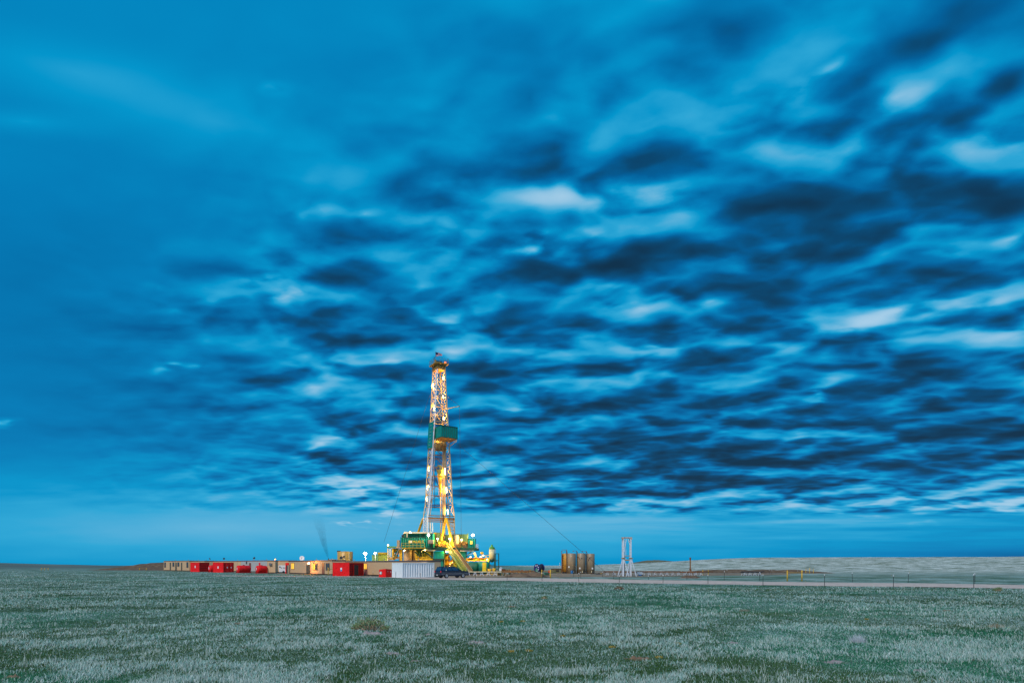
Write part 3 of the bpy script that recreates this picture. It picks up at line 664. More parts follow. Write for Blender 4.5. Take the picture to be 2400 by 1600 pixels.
def rooftop(fr_, px, up=0.0):      # point above a cabin's front edge
    fr, root, H = fr_; s_ = fr.s_at(px); p = fr.A+fr.d*s_+fr.n*1.2; return Vector((p.x, p.y, H+0.03))
def dish(c, px, r, az, el, material, label, name='satellite_dish', mh=0.5):
    p = rooftop(c, px); root = empty(name, p); tag(root, label, 'satellite dish', 'satellite dishes on the cabin roofs')
    MB().tube((0,0,0), (0,0,mh), 0.04, n=8).box(-.25,.25,-.25,.25,0,.03).build('mount', GREY, root)
    prof = [(0.02,0.0),(r*.4,r*.04),(r*.75,r*.14),(r,r*.26)]
    m = MB(); n = 20; b = 0
    for rr, zz in prof:
        for i in range(n): t = 2*math.pi*i/n; m.v.append((rr*math.cos(t), rr*math.sin(t), zz))
    for rr, zz in prof:
        for i in range(n): t = 2*math.pi*i/n; m.v.append((rr*math.cos(t)*.985, rr*math.sin(t)*.985, zz-0.03))
    for base in (0, 4*n):
        for k in range(3):
            for i in range(n): m.face((base+k*n+i, base+k*n+(i+1) % n, base+(k+1)*n+(i+1) % n, base+(k+1)*n+i), True)
    for i in range(n): m.face((3*n+i, 3*n+(i+1) % n, 7*n+(i+1) % n, 7*n+i))
    o = m.build('reflector', material, root, (0, 0, mh+r*.6)); o.rotation_euler = (math.radians(90-el), 0, math.radians(az))
    a = MB().tube((0,-r*.8,r*.3), (0,-.05,r*1.0), .02, n=6).box(-.07,.07,-.12,.02,r*.95,r*1.12).build('feed_arm', BLACK, o)
    return root
DD = mat('dark_dish_paint', (0.08, 0.07, 0.07), 0.6)
dish(c3, 482.5, 0.42, 130, 25, DD, 'small dark satellite dish above the leftmost red container')
dish(c3, 516.5, 0.34, 215, 30, DD, 'small dark satellite dish above the second red container')
dish(c5, 586.5, 0.34, 215, 30, DD, 'small dark satellite dish on the maroon-roofed white cabin')
dish(c8, 696.3, 0.60, 10, 12, SIGNW, 'large white round satellite dish on the orange-lit cabin', mh=0.15)
dish(c9, 788, 0.36, 200, 20, DD, 'dark satellite dish before the tan tank, left of its twin')
dish(c9, 795, 0.30, 250, 35, DD, 'dark satellite dish on a tall mount before the tan tank', mh=0.75)

# ---------------------------------------------------------------- containers
def boxframe(px, py, th, pxl=None, pxr=None):
    """near corner seen at (px, py); right-hand side runs away at th from straight ahead"""
    D = gd(py); C = Vector((gx(px, D), D, 0)); t = math.radians(th); a = b = None
    if pxl is not None: k = pxl-1200; a = (C.x*F-k*C.y)/(k*math.sin(t)+F*math.cos(t))
    if pxr is not None: k = pxr-1200; b = (k*C.y-F*C.x)/(F*math.sin(t)-k*math.cos(t))
    return C, math.pi/2-t, a, b
def container(px, py, th, pxl, pxr, ytop, label, paint, paint2=None, open_door=None, plate=True, pitch=0.30, rdep=0.05, rib='right', cat='container', name='shipping_container', group=None, doors_on=None):
    C, rz, a, b = boxframe(px, py, th, pxl, pxr); H = hz(ytop, C.y)+0.02; root = empty(name, C, rz); tag(root, label, cat, group)
    # local x runs along the right-hand side, local y along the left-hand one, both away from the near corner
    fr = MB(); e = 0.14
    for x, y in ((0,0),(b-e,0),(0,a-e),(b-e,a-e)): fr.box(x, x+e, y, y+e, 0.0, H)
    for z in (0.02, H-e): fr.box(e, b-e, 0, e, z, z+e-.02); fr.box(e, b-e, a-e, a, z, z+e-.02); fr.box(0, e, e, a-e, z, z+e-.02); fr.box(b-e, b, e, a-e, z, z+e-.02)
    fr.build('frame', paint, root)
    w = MB()
    if rib == 'right': w.corr((e, 0.02+rdep, 0.12), (1,0,0), (0,-1,0), b-2*e, H-.24, pitch, rdep)
    else: w.box(e, b-e, 0.04, 0.07, .12, H-.12)
    w.box(e, b-e, 0.08, a-.08, 0.12, 0.16); w.build('side_wall', paint2 or paint, root)
    w = MB(); w.box(0.04, 0.07, e, a-e, .12, H-.12); w.box(b-.07, b-.04, e, a-e, .12, H-.12); w.box(e, b-e, a-.07, a-.04, .12, H-.12)
    w.build('end_wall', paint, root)
    MB().box(e, b-e, e, a-e, H-.06, H-.02).build('roof', paint, root)
    return root, a, b, H
r, a, b, H = container(467,1339.4,30,446.2,490.8,1317.3,'leftmost red container, plain end with a small white sign', REDP, REDD)
MB().box(0.035, 0.02, a*.42, a*.52, H*.42, H*.66).build('sign', SIGNW, r)
q = MB(); 
for i in range(3): q.box(.3, b-.3, -.005, -.02, H*(.22+.25*i), H*(.25+.25*i))
q.build('side_rail', REDP, r)
r, a, b, H = container(523.4,1340.8,30,498.9,548,1317.3,'second red container between the red round tanks, white sign on its plain end', REDP, REDD)
MB().box(0.035, 0.02, a*.46, a*.56, H*.38, H*.62).build('sign', SIGNW, r)
for s_ in (.25, .62):
    d_ = MB().box(b*s_, b*(s_+.25), .0, -.03, .18, H-.2).build('door', REDP, r)
    MB().box(b*(s_+.07), b*(s_+.17), -.035, -.045, H*.42, H*.56).build('sign', SIGNW, d_)
    MB().tube((b*(s_+.03), -.05, .2), (b*(s_+.03), -.05, H-.2), .025, n=6).build('locking_bar', REDD, d_)
r, a, b, H = container(818.6,1349.6,22,779.7,852.4,1317.6,'big red container with a dark open doorway in its ribbed right side', REDP, REDD, plate=True)
MB().box(0.035, 0.02, a*.44, a*.54, H*.48, H*.62).build('sign', SIGNW, r)
MB().box(0.035, 0.02, a*.44, a*.54, H*.36, H*.47).build('sign', mat('blue_sign', (0.02,0.3,0.6), .5), r)
MB().box(b*.30, b*.62, -.01, -.05, .14, H*.82).build('doorway', BLACK, r)
MB().box(b*.29, b*.30, -.01, -.08, .14, H*.84).box(b*.62, b*.63, -.01, -.08, .14, H*.84).box(b*.29, b*.63, -.01, -.08, H*.82, H*.84).build('door_frame', REDP, r)
r, a, b, H = container(943.5,1353.6,48,918.6,1018,1318.0,'silver-grey ribbed container parked beside the dark blue car', SILV, pitch=0.50, rdep=0.16)
MB().box(b*.925, b*.945, -.03, -.045, H*.58, H*.62).build('lock_box', BLACK, r)

def round_tank(px, py, pxr, ytop, wl, label):
    """red round-ended tank lying on a skid, its blunt end towards the viewer"""
    D = gd(py); H = hz(ytop, D); C = Vector((gx(px, D), D, 0)); R = (H-.15)/2; t = math.radians(40)
    root = empty('red_round_tank', C, math.pi/2-t); tag(root, label, 'tank', 'red round tanks in front of the cabins')
    L = wl; m = MB(); n = 24; prof = [(-.16,.0),(-.14,.35),(-.08,.7),(0,.93),(.10,1.0),(L-.1,1.0),(L,.93),(L+.08,.7),(L+.14,.35),(L+.16,0)]
    for x, k in prof:
        for i in range(n): a_ = 2*math.pi*i/n; m.v.append((x, R*k*math.cos(a_), .15+R+R*k*math.sin(a_)))
    for k in range(len(prof)-1):
        for i in range(n): m.face((k*n+i, (k+1)*n+i, (k+1)*n+(i+1) % n, k*n+(i+1) % n), True)
    m.build('shell', REDP, root)
    MB().box(-.1, L+.1, -R*.8, -R*.65, 0, .3).box(-.1, L+.1, R*.65, R*.8, 0, .3).box(0,.12,-R*.65,R*.65,.02,.2).box(L-.12,L,-R*.65,R*.65,.02,.2).build('skid', REDD, root)
    for x in (L*.3, L*.62): MB().tube((x,0,.15+R),(x+.06,0,.15+R), R*1.02, n=24).build('hoop', REDD, root)
    MB().box(-.20,-.165,-.14,.14,H*.42,H*.72).build('sign', SIGNW, root)
    MB().tube((L*.5,0,H-.02),(L*.5,0,H+.14),.28,n=12).build('manhole', REDD, root)
    return root
round_tank(491,1340.2,500,1323.9,2.2,'red round tank wedged between the two left red containers')
round_tank(557,1342.0,582.6,1324.2,3.4,'red round tank right of the second red container')
round_tank(602.5,1343.0,620,1324.6,2.4,'red round tank at the right, before the maroon-roofed white cabin')
def red_cage(px0, px1, py, ytop):
    D = gd(py); root = empty('red_pipe_skid', (gx(px0, D), D, 0)); tag(root, 'red steel cage skid with pipework at the right end of the red tanks', 'skid'); w = gx(px1, D)-gx(px0, D); H = hz(ytop, D)
    f = MB()
    for x in (0, w):
        for y in (0, 1.6): f.box(x-.06, x+.06, y-.06, y+.06, 0, H)
    for z in (.1, H-.06):
        for y in (0, 1.6): f.box(.06, w-.06, y-.05, y+.05, z-.05, z+.05)
    f.build('frame', REDP, root); g = MB(); g.path([(w*.3,.6,.2),(w*.3,.6,H*.7),(w*.8,.6,H*.7),(w*.8,.6,.2)], .08).box(w*.2,w*.85,.4,1.2,.15,.7); g.build('pipework', REDD, root)
    MB().box(w*.45, w*.9, .0, -.03, H*.4, H*.6).build('sign', SIGNW, root)
red_cage(615, 626, 1342.2, 1326)

# machines between the cabins
def generator():
    D = gd(1342.2); x0, x1 = gx(653, D), gx(669.5, D); w = x1-x0; root = empty('generator', (x0, D, 0)); tag(root, 'boxy white generator with dark vents on a black trailer, beside a red frame', 'generator')
    z0, z1 = hz(1339.6, D), hz(1324.0, D)
    MB().prism([(0.15,z0),(w,z0),(w,z1),(-.05,z1),(0,z1-.5)], 0, 1.8).build('housing', SIGNW, root)
    v = MB(); v.box(w*.3, w*.5, -.01, -.03, z1-.75, z1-.6); v.box(w*.62, w*.95, -.01, -.03, z1-.75, z1-.6); v.build('vent', BLACK, root)
    MB().tube((.35,-.02,z1-.45),(.35,.02,z1-.45),.2,n=14).build('exhaust', BLACK, root)
    MB().box(-1.0, w, .2, 1.6, z0-.18, z0-.01).build('chassis', BLACK, root)
    MB().tube((w*.7,-.05,.3),(w*.7,.18,.3),.3,n=16).build('wheel', TYRE, root)
generator()
def red_frame():
    D = gd(1343.6); x0, x1 = gx(668.8, D), gx(675.6, D); w = x1-x0; H = hz(1318, D); root = empty('steel_portal', (x0, D, 0)); tag(root, 'tall red steel frame with a boxed head between generator and orange-lit cabin', 'frame')
    MB().box(0, .18, 0, .2, 0, H).build('upright', REDP, root); MB().box(w-.14, w, 0, .2, 0, H-.5).build('upright', mat('pale_pipe',(.4,.42,.36),.5), root)
    MB().box(.18, w+.04, -.02, .5, H-.62, H).build('head_box', REDP, root); MB().box(.18, w-.14, .05, .1, .1, H-.62).build('back_panel', BLACK, root)
red_frame()
def red_post():
    D = gd(1342.6); root = empty('red_hydrant', (gx(643.2, D), D, 0)); tag(root, 'red post with a flared head and black hose left of the white generator', 'hydrant'); H = hz(1329, D)
    MB().tube((0,0,0),(0,0,H-.25),.22,.18,12).tube((0,0,H-.3),(0,0,H),.32,.32,12).build('body', REDP, root)
    MB().path([(.2,0,H*.5),(.7,-.1,H*.32),(1.1,-.1,.1)], .05).build('hose', BLACK, root)
red_post()
def red_skid_unit():
    C, rz, a, b = boxframe(904, 1352.5, 25, 888.3, 918.4); root = empty('red_skid_unit', C, rz); tag(root, 'low red equipment box with a round grey disc, left of the silver container', 'equipment box')
    H = hz(1332.2, C.y)
    b_ = MB(); b_.hexa([(0,0,.1),(b,0,.1),(b,a,.1),(0,a,.1),(0,0,H),(b,0,H-.12),(b,a,H-.12),(0,a,H-.15)]); b_.build('housing', REDP, root)
    MB().box(-.05,b+.05,-.05,a+.05,0,.1).build('skid', REDD, root)
    MB().tube((-.02,a*.72,H*.52),(-.06,a*.72,H*.52),.30,n=18).build('disc', GREY, root)
    MB().tube((-.061,a*.72,H*.52),(-.075,a*.72,H*.52),.17,n=18).build('disc', SIGNW, root)
    for z in (.62, .68, .74): MB().box(b*.30, b*.36, -.01, -.02, H*z, H*(z+.035)).build('marking', SIGNW, root)
    g = MB()
    for i in range(4): g.tube((b*.7+i*.08, -.012, H*(.66-.05*i)), (b*.7+i*.08+.06, -.012, H*(.78-.05*i)), .02, n=5)
    g.build('marking', SIGNW, root)
    MB().box(b*.28,b*.29,-.006,-.012,.15,H-.08).box(b*.6,b*.61,-.006,-.012,.15,H-.08).build('door_seam', REDD, root)
red_skid_unit()

def barricade(pxs, ytops, ybots, rail, label, th=0.16, mt=YPOST, low=None):
    D = gd(ybots[0]); root = empty('yellow_barricade', (gx(pxs[0], D), D, gz(gx(pxs[0], D), D))); tag(root, label, 'barricade', 'yellow pipe barricades'); P = []
    g0 = root.location
    for px, yt, yb in zip(pxs, ytops, ybots):
        d = gd(yb); x, y = gx(px, d)-g0.x, d-g0.y; h = hz(yt, d)-g0.z; zb = gz(gx(px, d), d)-g0.z; MB().tube((x,y,zb-.1),(x,y,h),th/2,n=10).ball((x,y,h),th/2,10,5,.5).build('post', mt, root); P.append((x, y, h))
    for i in range(len(P)-1):
        a, b = P[i], P[i+1]; z = [hz(rail, a[1]+g0.y)-g0.z, hz(rail, b[1]+g0.y)-g0.z]
        MB().tube((a[0],a[1],z[0]),(b[0],b[1],z[1]),th*.3,n=8).build('rail', OCHRE, root)
    return root
barricade((769.2,781.5),(1329.6,1330),(1347.6,1347.8),1333,'yellow pipe barricade between orange-lit cabin and big red container')
barricade((97,104.6,113),(1330.6,1330.6,1330.6),(1336.2,1336.2,1336.2),1331.6,'tiny yellow barricade on the far left plain',th=.2)
barricade((327,343),(1330.6,1330.8),(1336,1336),1331.8,'faint yellow barricade before the brown mound left of the cabins',th=.2)

# lamps on the cabins
def wall_lamp(c, px, py, watts, col, gl, label, out=0.35):
    fr, root, H = c; s_ = fr.s_at(px); z = fr.z_at(px, py); p = fr.A+fr.d*s_-fr.n*0.02
    r = empty('wall_lamp', (s_, -0.03, z)); r.parent = root
    r.name = 'wall_lamp'
    return r
def lamp_on(parent, loc, watts, col, gl, rad=0.16, body=GREY, arm=False, name='lamp'):
    h = MB().box(loc[0]-.14, loc[0]+.14, loc[1]-.02, loc[1]-.2, loc[2]-.02, loc[2]+.14).build(name, body, parent)
    MB().ball((loc[0], loc[1]-.2, loc[2]-.08), rad, 12, 8).build('bulb', gl, h)
    if arm: MB().tube((loc[0], 0, loc[2]+.1), (loc[0], loc[1]-.1, loc[2]+.1), .03, n=6).build('arm', body, h)
    point((loc[0], loc[1]-.2-rad-.03, loc[2]-.08), watts, col, parent, r=rad*.8); return h
fr, root, H = c8; s_ = fr.s_at(725.2); lamp_on(root, (s_+3.3, -.95, fr.z_at(725.2, 1318.2)), 1300, AMBER, G_WARM, rad=.17, name='wall_lamp', arm=True)
fr, root, H = c7; s_ = fr.s_at(647.3); lamp_on(root, (s_, -.1, fr.z_at(647.3, 1309.2)), 60, AMBER, G_AMB, rad=.17, name='roof_lamp', body=REDP)
# glow of the rooms behind the panes comes from the panes themselves
# ---------------------------------------------------------------- the drilling rig
RD = 168.0; O = Vector((gx(1029, RD), RD, 0.0))
rig = empty('drilling_rig', O); tag(rig, 'tall drilling rig with white lattice mast, teal cabins and yellow lamps', 'drilling rig')
def rp(m, name, material, parent=None):
    if parent is None: return m.build(name, material, rig, -O)
    return m.build(name, material, parent)
def BP(m, px0, py0, px1, py1, D, dep):
    m.box(gx(px0, D), gx(px1, D), D, D+dep, hz(py1, D), hz(py0, D)); return m
# -- mast
AL = math.radians(28); e1 = Vector((math.cos(AL), math.sin(AL), 0)); e2 = Vector((-math.sin(AL), math.cos(AL), 0)); MC = Vector((gx(1028.8, RD), RD, 0))
ZT = [(869,2.0),(990,3.45),(1052,4.35),(1182,6.0),(1208,6.9),(1280,7.1)]
def mw(z):
    py = HY-(z-EYE)*F/RD; return float(np.interp(py, [a for a, b in ZT], [b for a, b in ZT]))
MDEP = 3.0
def leg(nm, z):
    w = mw(z)/2; s1 = -1 if nm in 'AB' else 1; s2 = -1 if nm in 'BC' else 1
    p = MC+e1*(s1*w)+e2*(s2*MDEP/2); return Vector((p.x, p.y, z))
ZF = hz(1282, RD); ZTOP = hz(869, RD)
ys = [1282,1246,1208,1182,1160,1137,1114,1092,1072,1052,1031,1010,990,970,950,930,910,890,869]
zs = [hz(y, RD) for y in ys]
for nm in 'ABCD':
    m = MB()
    for i in range(len(zs)-1): m.bar(leg(nm, zs[i]), leg(nm, zs[i+1]), 0.24 if nm in 'BC' else 0.19, 0.24 if nm == 'B' else 0.19)
    rp(m, 'mast_leg', WHT if nm in 'B' else MASTP)
def lattice(a, b, z0, z1, style, w=0.13, flip=0):
    m = MB(); zz = [z for z in zs if z0-.01 <= z <= z1+.01]
    for i, z in enumerate(zz):
        m.bar(leg(a, z), leg(b, z), w*1.15)
        if i < len(zz)-1:
            p, q, r_, s_ = leg(a, z), leg(b, z), leg(a, zz[i+1]), leg(b, zz[i+1])
            if style == 'X': m.bar(p, s_, w); m.bar(q, r_, w)
            elif style == 'Z': m.bar(*((p, s_) if (i+flip) % 2 else (q, r_)), w)
            elif style == 'V': mid = (r_+s_)/2; m.bar(p, mid, w); m.bar(q, mid, w)
            elif style == 'K':
                mid = (r_+s_)/2 if (i+flip) % 2 else (p+q)/2
                m.bar(p if (i+flip) % 2 else r_, mid, w); m.bar(q if (i+flip) % 2 else s_, mid, w)
    return m
rp(lattice('B','A', hz(1208,RD), ZTOP, 'X', .075), 'side_bracing', MASTP)
rp(lattice('C','D', hz(1282,RD), ZTOP, 'X', .085), 'side_bracing', MASTP)
rp(lattice('A','D', hz(1182,RD), hz(1052,RD), 'V', .12), 'rear_bracing', MASTD)
rp(lattice('A','D', hz(1010,RD), ZTOP, 'K', .09), 'rear_bracing', MASTP)
rp(lattice('B','C', hz(990,RD), ZTOP, 'K', .13, 1), 'front_bracing', MASTP)
# splayed lower truss at the left foot and the raising legs
m = MB(); zl = [hz(y, RD) for y in (1282,1268,1254,1240,1226,1212)]
for nm in 'AB':
    for i in range(5): m.bar(leg(nm, zl[i]), leg(nm, zl[i+1]), .2)
for i in range(5): m.bar(leg('B', zl[i]), leg('A', zl[i+1]), .10); m.bar(leg('A', zl[i]), leg('B', zl[i+1]), .10); m.bar(leg('A', zl[i]), leg('B', zl[i]), .12)
for dx in (.9, 1.5): m.bar(leg('B', zl[0])+e1*dx, leg('B', zl[4])+e1*dx*.8, .16); m.bar(leg('A', zl[0])+e1*dx, leg('A', zl[5])+e1*dx*.6, .14)
rp(m, 'foot_truss', WHT)
for p, q in (((992,1214,169),(979,1250,171)),((1045.5,1213,166.5),(1033.5,1266,165.5)),((1046.2,1213,165.8),(1062,1282,164.6)),((1063,1214,169.5),(1067.5,1282,168.5))):
    m = MB(); a, b = at(*p), at(*q); m.bar(a, b, .42, .42) if p[0] != 1063 else m.bar(a, b, .2)
    rp(m, 'raising_leg', YEL if p[0] != 1063 else MASTP)
m = MB(); 
for t in np.linspace(.15, .95, 7):
    a = at(1046.2,1213,165.8).lerp(at(1062,1282,164.6), t); b = leg('C', a.z); m.bar(a, b, .10)
    if t < .9: m.bar(a, leg('C', a.z-1.2), .09)
rp(m, 'leg_bracing', MASTP)
# horizontal girts with brown paint across the open front, kept behind the hoist
m = MB()
for y in (1064, 1114, 1160, 1187): z = hz(y, RD); m.bar(leg('A', z)+e2*.1, leg('D', z)+e2*.1, .22)
for y in (1209, 1219, 1223): z = hz(y, RD); m.bar(leg('B', z), leg('C', z), .20)
m.tube(leg('B', hz(1215,RD)), leg('C', hz(1215,RD)), .22, n=10)
rp(m, 'girt', MASTD)
# ladder and standpipe up the near corner leg
m = MB(); z0, z1 = hz(1260, RD), hz(869, RD)
for i in range(len(zs)-2):
    for s_ in (.25, .65): m.bar(leg('B', zs[i+1])+e2*s_*1.2+e1*-.12, leg('B', zs[i+2])+e2*s_*1.2+e1*-.12, .05)
for z in np.arange(zs[1], zs[-1], .6): m.bar(leg('B', z)+e2*.3+e1*-.12, leg('B', z)+e2*.78+e1*-.12, .04)
rp(m, 'ladder', WHT)
m = MB(); 
for i in range(0, 10): m.tube(leg('B', zs[i])+e1*.5, leg('B', zs[i+1])+e1*.5, .11, n=8)
rp(m, 'standpipe', GREY)
# -- crown
cz0, cz1, cz2 = hz(869,RD), hz(857,RD), hz(854.5,RD)
def rect4(wa, wb, z, c=MC):
    return [(c.x+e1.x*s1*wa+e2.x*s2*wb, c.y+e1.y*s1*wa+e2.y*s2*wb, z) for s1, s2 in ((-1,-1),(1,-1),(1,1),(-1,1))]
m = MB(); m.hexa(rect4(1.05,1.55,cz0)+rect4(1.05,1.55,cz1)); crown = rp(m, 'crown', ORNG)
m = MB()
for s1 in (-1.07,-.35,.35,1.07):
    m.bar((MC+e1*s1-e2*1.6)+Vector((0,0,cz0)), (MC+e1*s1-e2*1.6)+Vector((0,0,cz1)), .12)
for s2 in (-1.57,-.5,.5,1.57): m.bar((MC-e1*1.1+e2*s2)+Vector((0,0,cz0)), (MC-e1*1.1+e2*s2)+Vector((0,0,cz1)), .12)
rp(m, 'crown_rib', OCHRE, crown)
m = MB(); m.hexa(rect4(1.75,2.1,cz1)+rect4(1.75,2.1,cz2)); plat = rp(m, 'crown_platform', OCHRE)
m = MB(); P4a = [Vector(p) for p in rect4(1.72,2.07,cz2)]; 
for k in range(4):
    a, b = P4a[k], P4a[(k+1) % 4]
    for t in (0, .33, .66): p = a.lerp(b, t); m.bar(p, p+Vector((0,0,1.05)), .055)
    for h in (.5, 1.05): m.bar(a+Vector((0,0,h)), b+Vector((0,0,h)), .05)
rp(m, 'railing', MASTD, plat)
m = MB(); zc = cz2
for s_ in (-.5, 0, .5): m.tube(MC+e1*(s_-.12)+Vector((0,0,zc+.45)), MC+e1*(s_+.12)+Vector((0,0,zc+.45)), .5, n=16)
rp(m, 'sheave', BLACK, crown)
m = MB(); p = at(1020.3, 853, 166.6); m.box(p.x-.22,p.x+.22,p.y-.2,p.y+.2,zc,hz(843,166.6)); rp(m, 'gin_post', OCHRE, crown)
p = at(1043.2, 850, 167.5); m = MB(); m.tube((p.x,p.y,zc+1.0),(p.x,p.y,p.z-.18),.05,n=6); bc = rp(m, 'beacon', BLACK); m = MB(); m.ball((p.x,p.y,p.z),.26,12,8); rp(m, 'beacon_lens', G_RED, bc); point(p-O, 12, (1,.1,.03), rig, .2)
m = MB(); p = at(1018,838,167); m.tube(at(1018,845,167), p, .04, n=6).ball(p, .13, 8, 5); rp(m, 'antenna', BLACK)
# flag on its pole
flag = empty('flag', at(1020.9, 844, 166.8)); tag(flag, 'small striped flag with a dark canton flying at the very top of the rig', 'flag')
MB().tube((0,0,0),(0,0,hz(824.5,166.8)-flag.location.z), .035, n=6).build('pole', BLACK, flag)
fl = 0.105
def flagpart(name, material, bands):
    m = MB()
    for (x0, x1, v0, v1) in bands:
        nn = 6
        for i in range(nn):
            a, b = x0+(x1-x0)*i/nn, x0+(x1-x0)*(i+1)/nn
            def pt(x, v): # x along the fly (m), v 0 top .. 1 bottom
                sag = -x*.62-0.06*math.sin(x*5); ht = 1.45*(1-.55*x/1.5); return (0.04+x, .10*math.sin(x*6), 2.05+sag*.55-.0-v*ht*.8+ (0.0))
            k = len(m.v); m.v += [pt(a, v0), pt(b, v0), pt(b, v1), pt(a, v1)]; q = [(x, y+.012, z) for x, y, z in m.v[-4:]]; m.v += q
            m.face((k,k+1,k+2,k+3)); m.face((k+7,k+6,k+5,k+4)); m.face((k,k+4,k+5,k+1)); m.face((k+3,k+2,k+6,k+7))
    return m.build(name, material, flag)
flagpart('canton', FLAGB, [(0,.62,0,.5)])
flagpart('red_stripes', FLAGR, [(.62,1.55,i/7+0.0,i/7+.07) for i in range(4)]+[(0,1.55,.5+i/7+.04,.5+i/7+.11) for i in range(3)])
flagpart('white_stripes', FLAGW, [(.62,1.55,i/7+.072,i/7+.138) for i in range(3)]+[(0,1.55,.5+i/7+.112,.5+i/7+.178) for i in range(2)])
# -- boom with its lines
m = MB(); m.tube(at(1038,959.5,167), at(1077,951.5,163.5), .10, n=8); rp(m, 'boom', MASTP)
m = MB(); m.tube(at(1044,925,167.5), at(1077,951.3,163.5), .03, n=5).tube(at(1077,951.5,163.5), at(1081.5,1276,162.8), .03, n=5); rp(m, 'boom_line', BLACK)
m = MB(); m.tube(at(1070,1038,164), at(1421,1342,120), .028, n=5); rp(m, 'guy_line', BLACK)
m = MB(); m.tube(at(1007,925,168), at(900,1270,168), .028, n=5); rp(m, 'guy_line', BLACK)
# -- racking board
def pan(m, pts, z0, z1, th=.08):
    """upright sheet along plan points given as (px, D)"""
    for (pa, da), (pb, db) in zip(pts[:-1], pts[1:]):
        a = Vector((gx(pa, da), da, 0)); b = Vector((gx(pb, db), db, 0)); m.bar(a+Vector((0,0,(z0+z1)/2)), b+Vector((0,0,(z0+z1)/2)), th, z1-z0)
    return m
zb0, zb1 = hz(1025.5,165), hz(999.5,165)
m = MB(); pan(m, [(1016,167.2),(1034.3,163.4),(1072.6,166.2)], zb0, zb1); rack = rp(m, 'racking_board', TEAL)
m = MB(); pan(m, [(1072.6,166.2),(1058,170.5)], zb0, zb1); rp(m, 'racking_board', TEAL)
m = MB()
for t in np.linspace(0.08, .92, 8):
    a = Vector((gx(1034.3,163.4),163.4,0)).lerp(Vector((gx(1072.6,166.2),166.2,0)), t); m.bar(a+Vector((0,-.07,zb0)), a+Vector((0,-.07,zb1)), .05)
for z in (zb0-.05, zb1+.03): 
    a, b, c = [Vector((gx(p_,d_),d_-.06,z)) for p_, d_ in ((1016,167.2),(1034.3,163.4),(1072.6,166.2))]; m.bar(a,b,.14); m.bar(b,c,.14)
rp(m, 'racking_rib', DTEAL, rack)
m = MB(); a, b, c, d_ = [Vector((gx(p_,dd),dd,zb0-.1)) for p_, dd in ((1016,167.2),(1034.3,163.4),(1072.6,166.2),(1056,171))]; m.hexa([a,b,c,d_]+[v+Vector((0,0,.08)) for v in (a,b,c,d_)]); rp(m, 'racking_floor', MASTD)
m = MB(); m.bar(at(1071,1032,166), at(1051,1048,168), .12); m.bar(at(1071,1032,166.2), at(1058,1032,169), .08)
for i in range(5): m.bar(at(1062+i*2,1030,165.8), at(1062+i*2,1035.5,165.8), .05)
rp(m, 'knee_brace', MASTP)
# windbreak on the left side of the mast, from above the board down
m = MB()
za, zb_ = hz(1052,RD), hz(991,RD)
for i, (u0, u1) in enumerate(((-.05,.5),(.5,1.05))):
    A0, B0, A1, B1 = leg('A', za), leg('B', za), leg('A', zb_), leg('B', zb_); o_ = -e1*.25
    p = [A0.lerp(B0,u0)+o_, A0.lerp(B0,u1)+o_, A0.lerp(B0,u1)+o_-e1*.06, A0.lerp(B0,u0)+o_-e1*.06]; q = [A1.lerp(B1,u0)+o_, A1.lerp(B1,u1)+o_, A1.lerp(B1,u1)+o_-e1*.06, A1.lerp(B1,u0)+o_-e1*.06]
    m.hexa(p+q)
wb = rp(m, 'windbreak', TEAL)
m = MB()
for z in np.arange(za, zb_, .8): m.bar(leg('A',z).lerp(leg('B',z),.35)-e1*.36, leg('A',z).lerp(leg('B',z),.65)-e1*.36, .05)
rp(m, 'windbreak_ladder', WHT, wb)
# back sheet below the board that catches the lamp light
m = MB(); zc0, zc1 = hz(1054,RD), hz(1027,RD)
A0, D0 = leg('A', zc0)+e2*.2, leg('D', zc0)+e2*.2
m.corr(A0+e1*.4, e1, -e2, (D0-A0).length*1.02, zc1-zc0, .5, .08); rp(m, 'lit_backsheet', mat('pale_sheet', (.6,.5,.3), .6, var=.3, stain=(.3,.2,.1), stain_amt=.5))
# -- lamps of the mast: tube fixtures, the last two added to gild the right bracing
tubes = [(1043,1096.5,1111.8,.55),(1046.5,1141,1154,.55),(1049.4,1193,1204.5,.55),(1004.6,1093,1105,-.2),(1001.2,1137,1147.5,-.2),(1004.8,1135.5,1141,-.2),(999.8,1164,1174.5,-.2),(1015.6,898,913,-.2),(1017.6,951.5,962,-.2),(1036,1027,1031,0),(1038,884,889,.3),(1038.5,926,934,.3),(1040,975,984,.3)]
for i, (px, y0, y1, o_) in enumerate(tubes):
    D = 168.2 if px > 1030 else 168.8; a, b = at(px-.6, y0, D), at(px+.6, y1, D)
    m = MB(); m.bar(a+Vector((0,.16,0)), b+Vector((0,.16,0)), .26, .06); h = rp(m, 'tube_lamp', GREY); m = MB(); m.tube(a, b, .085 if px > 1030 else .05, n=8); rp(m, 'tube', G_TUBE, h)
    c = (a+b)/2-O; w_ = (680 if px > 1030 else 420)
    point((c.x, c.y-.22, c.z), w_, (1.0,.52,.08), rig, .09)
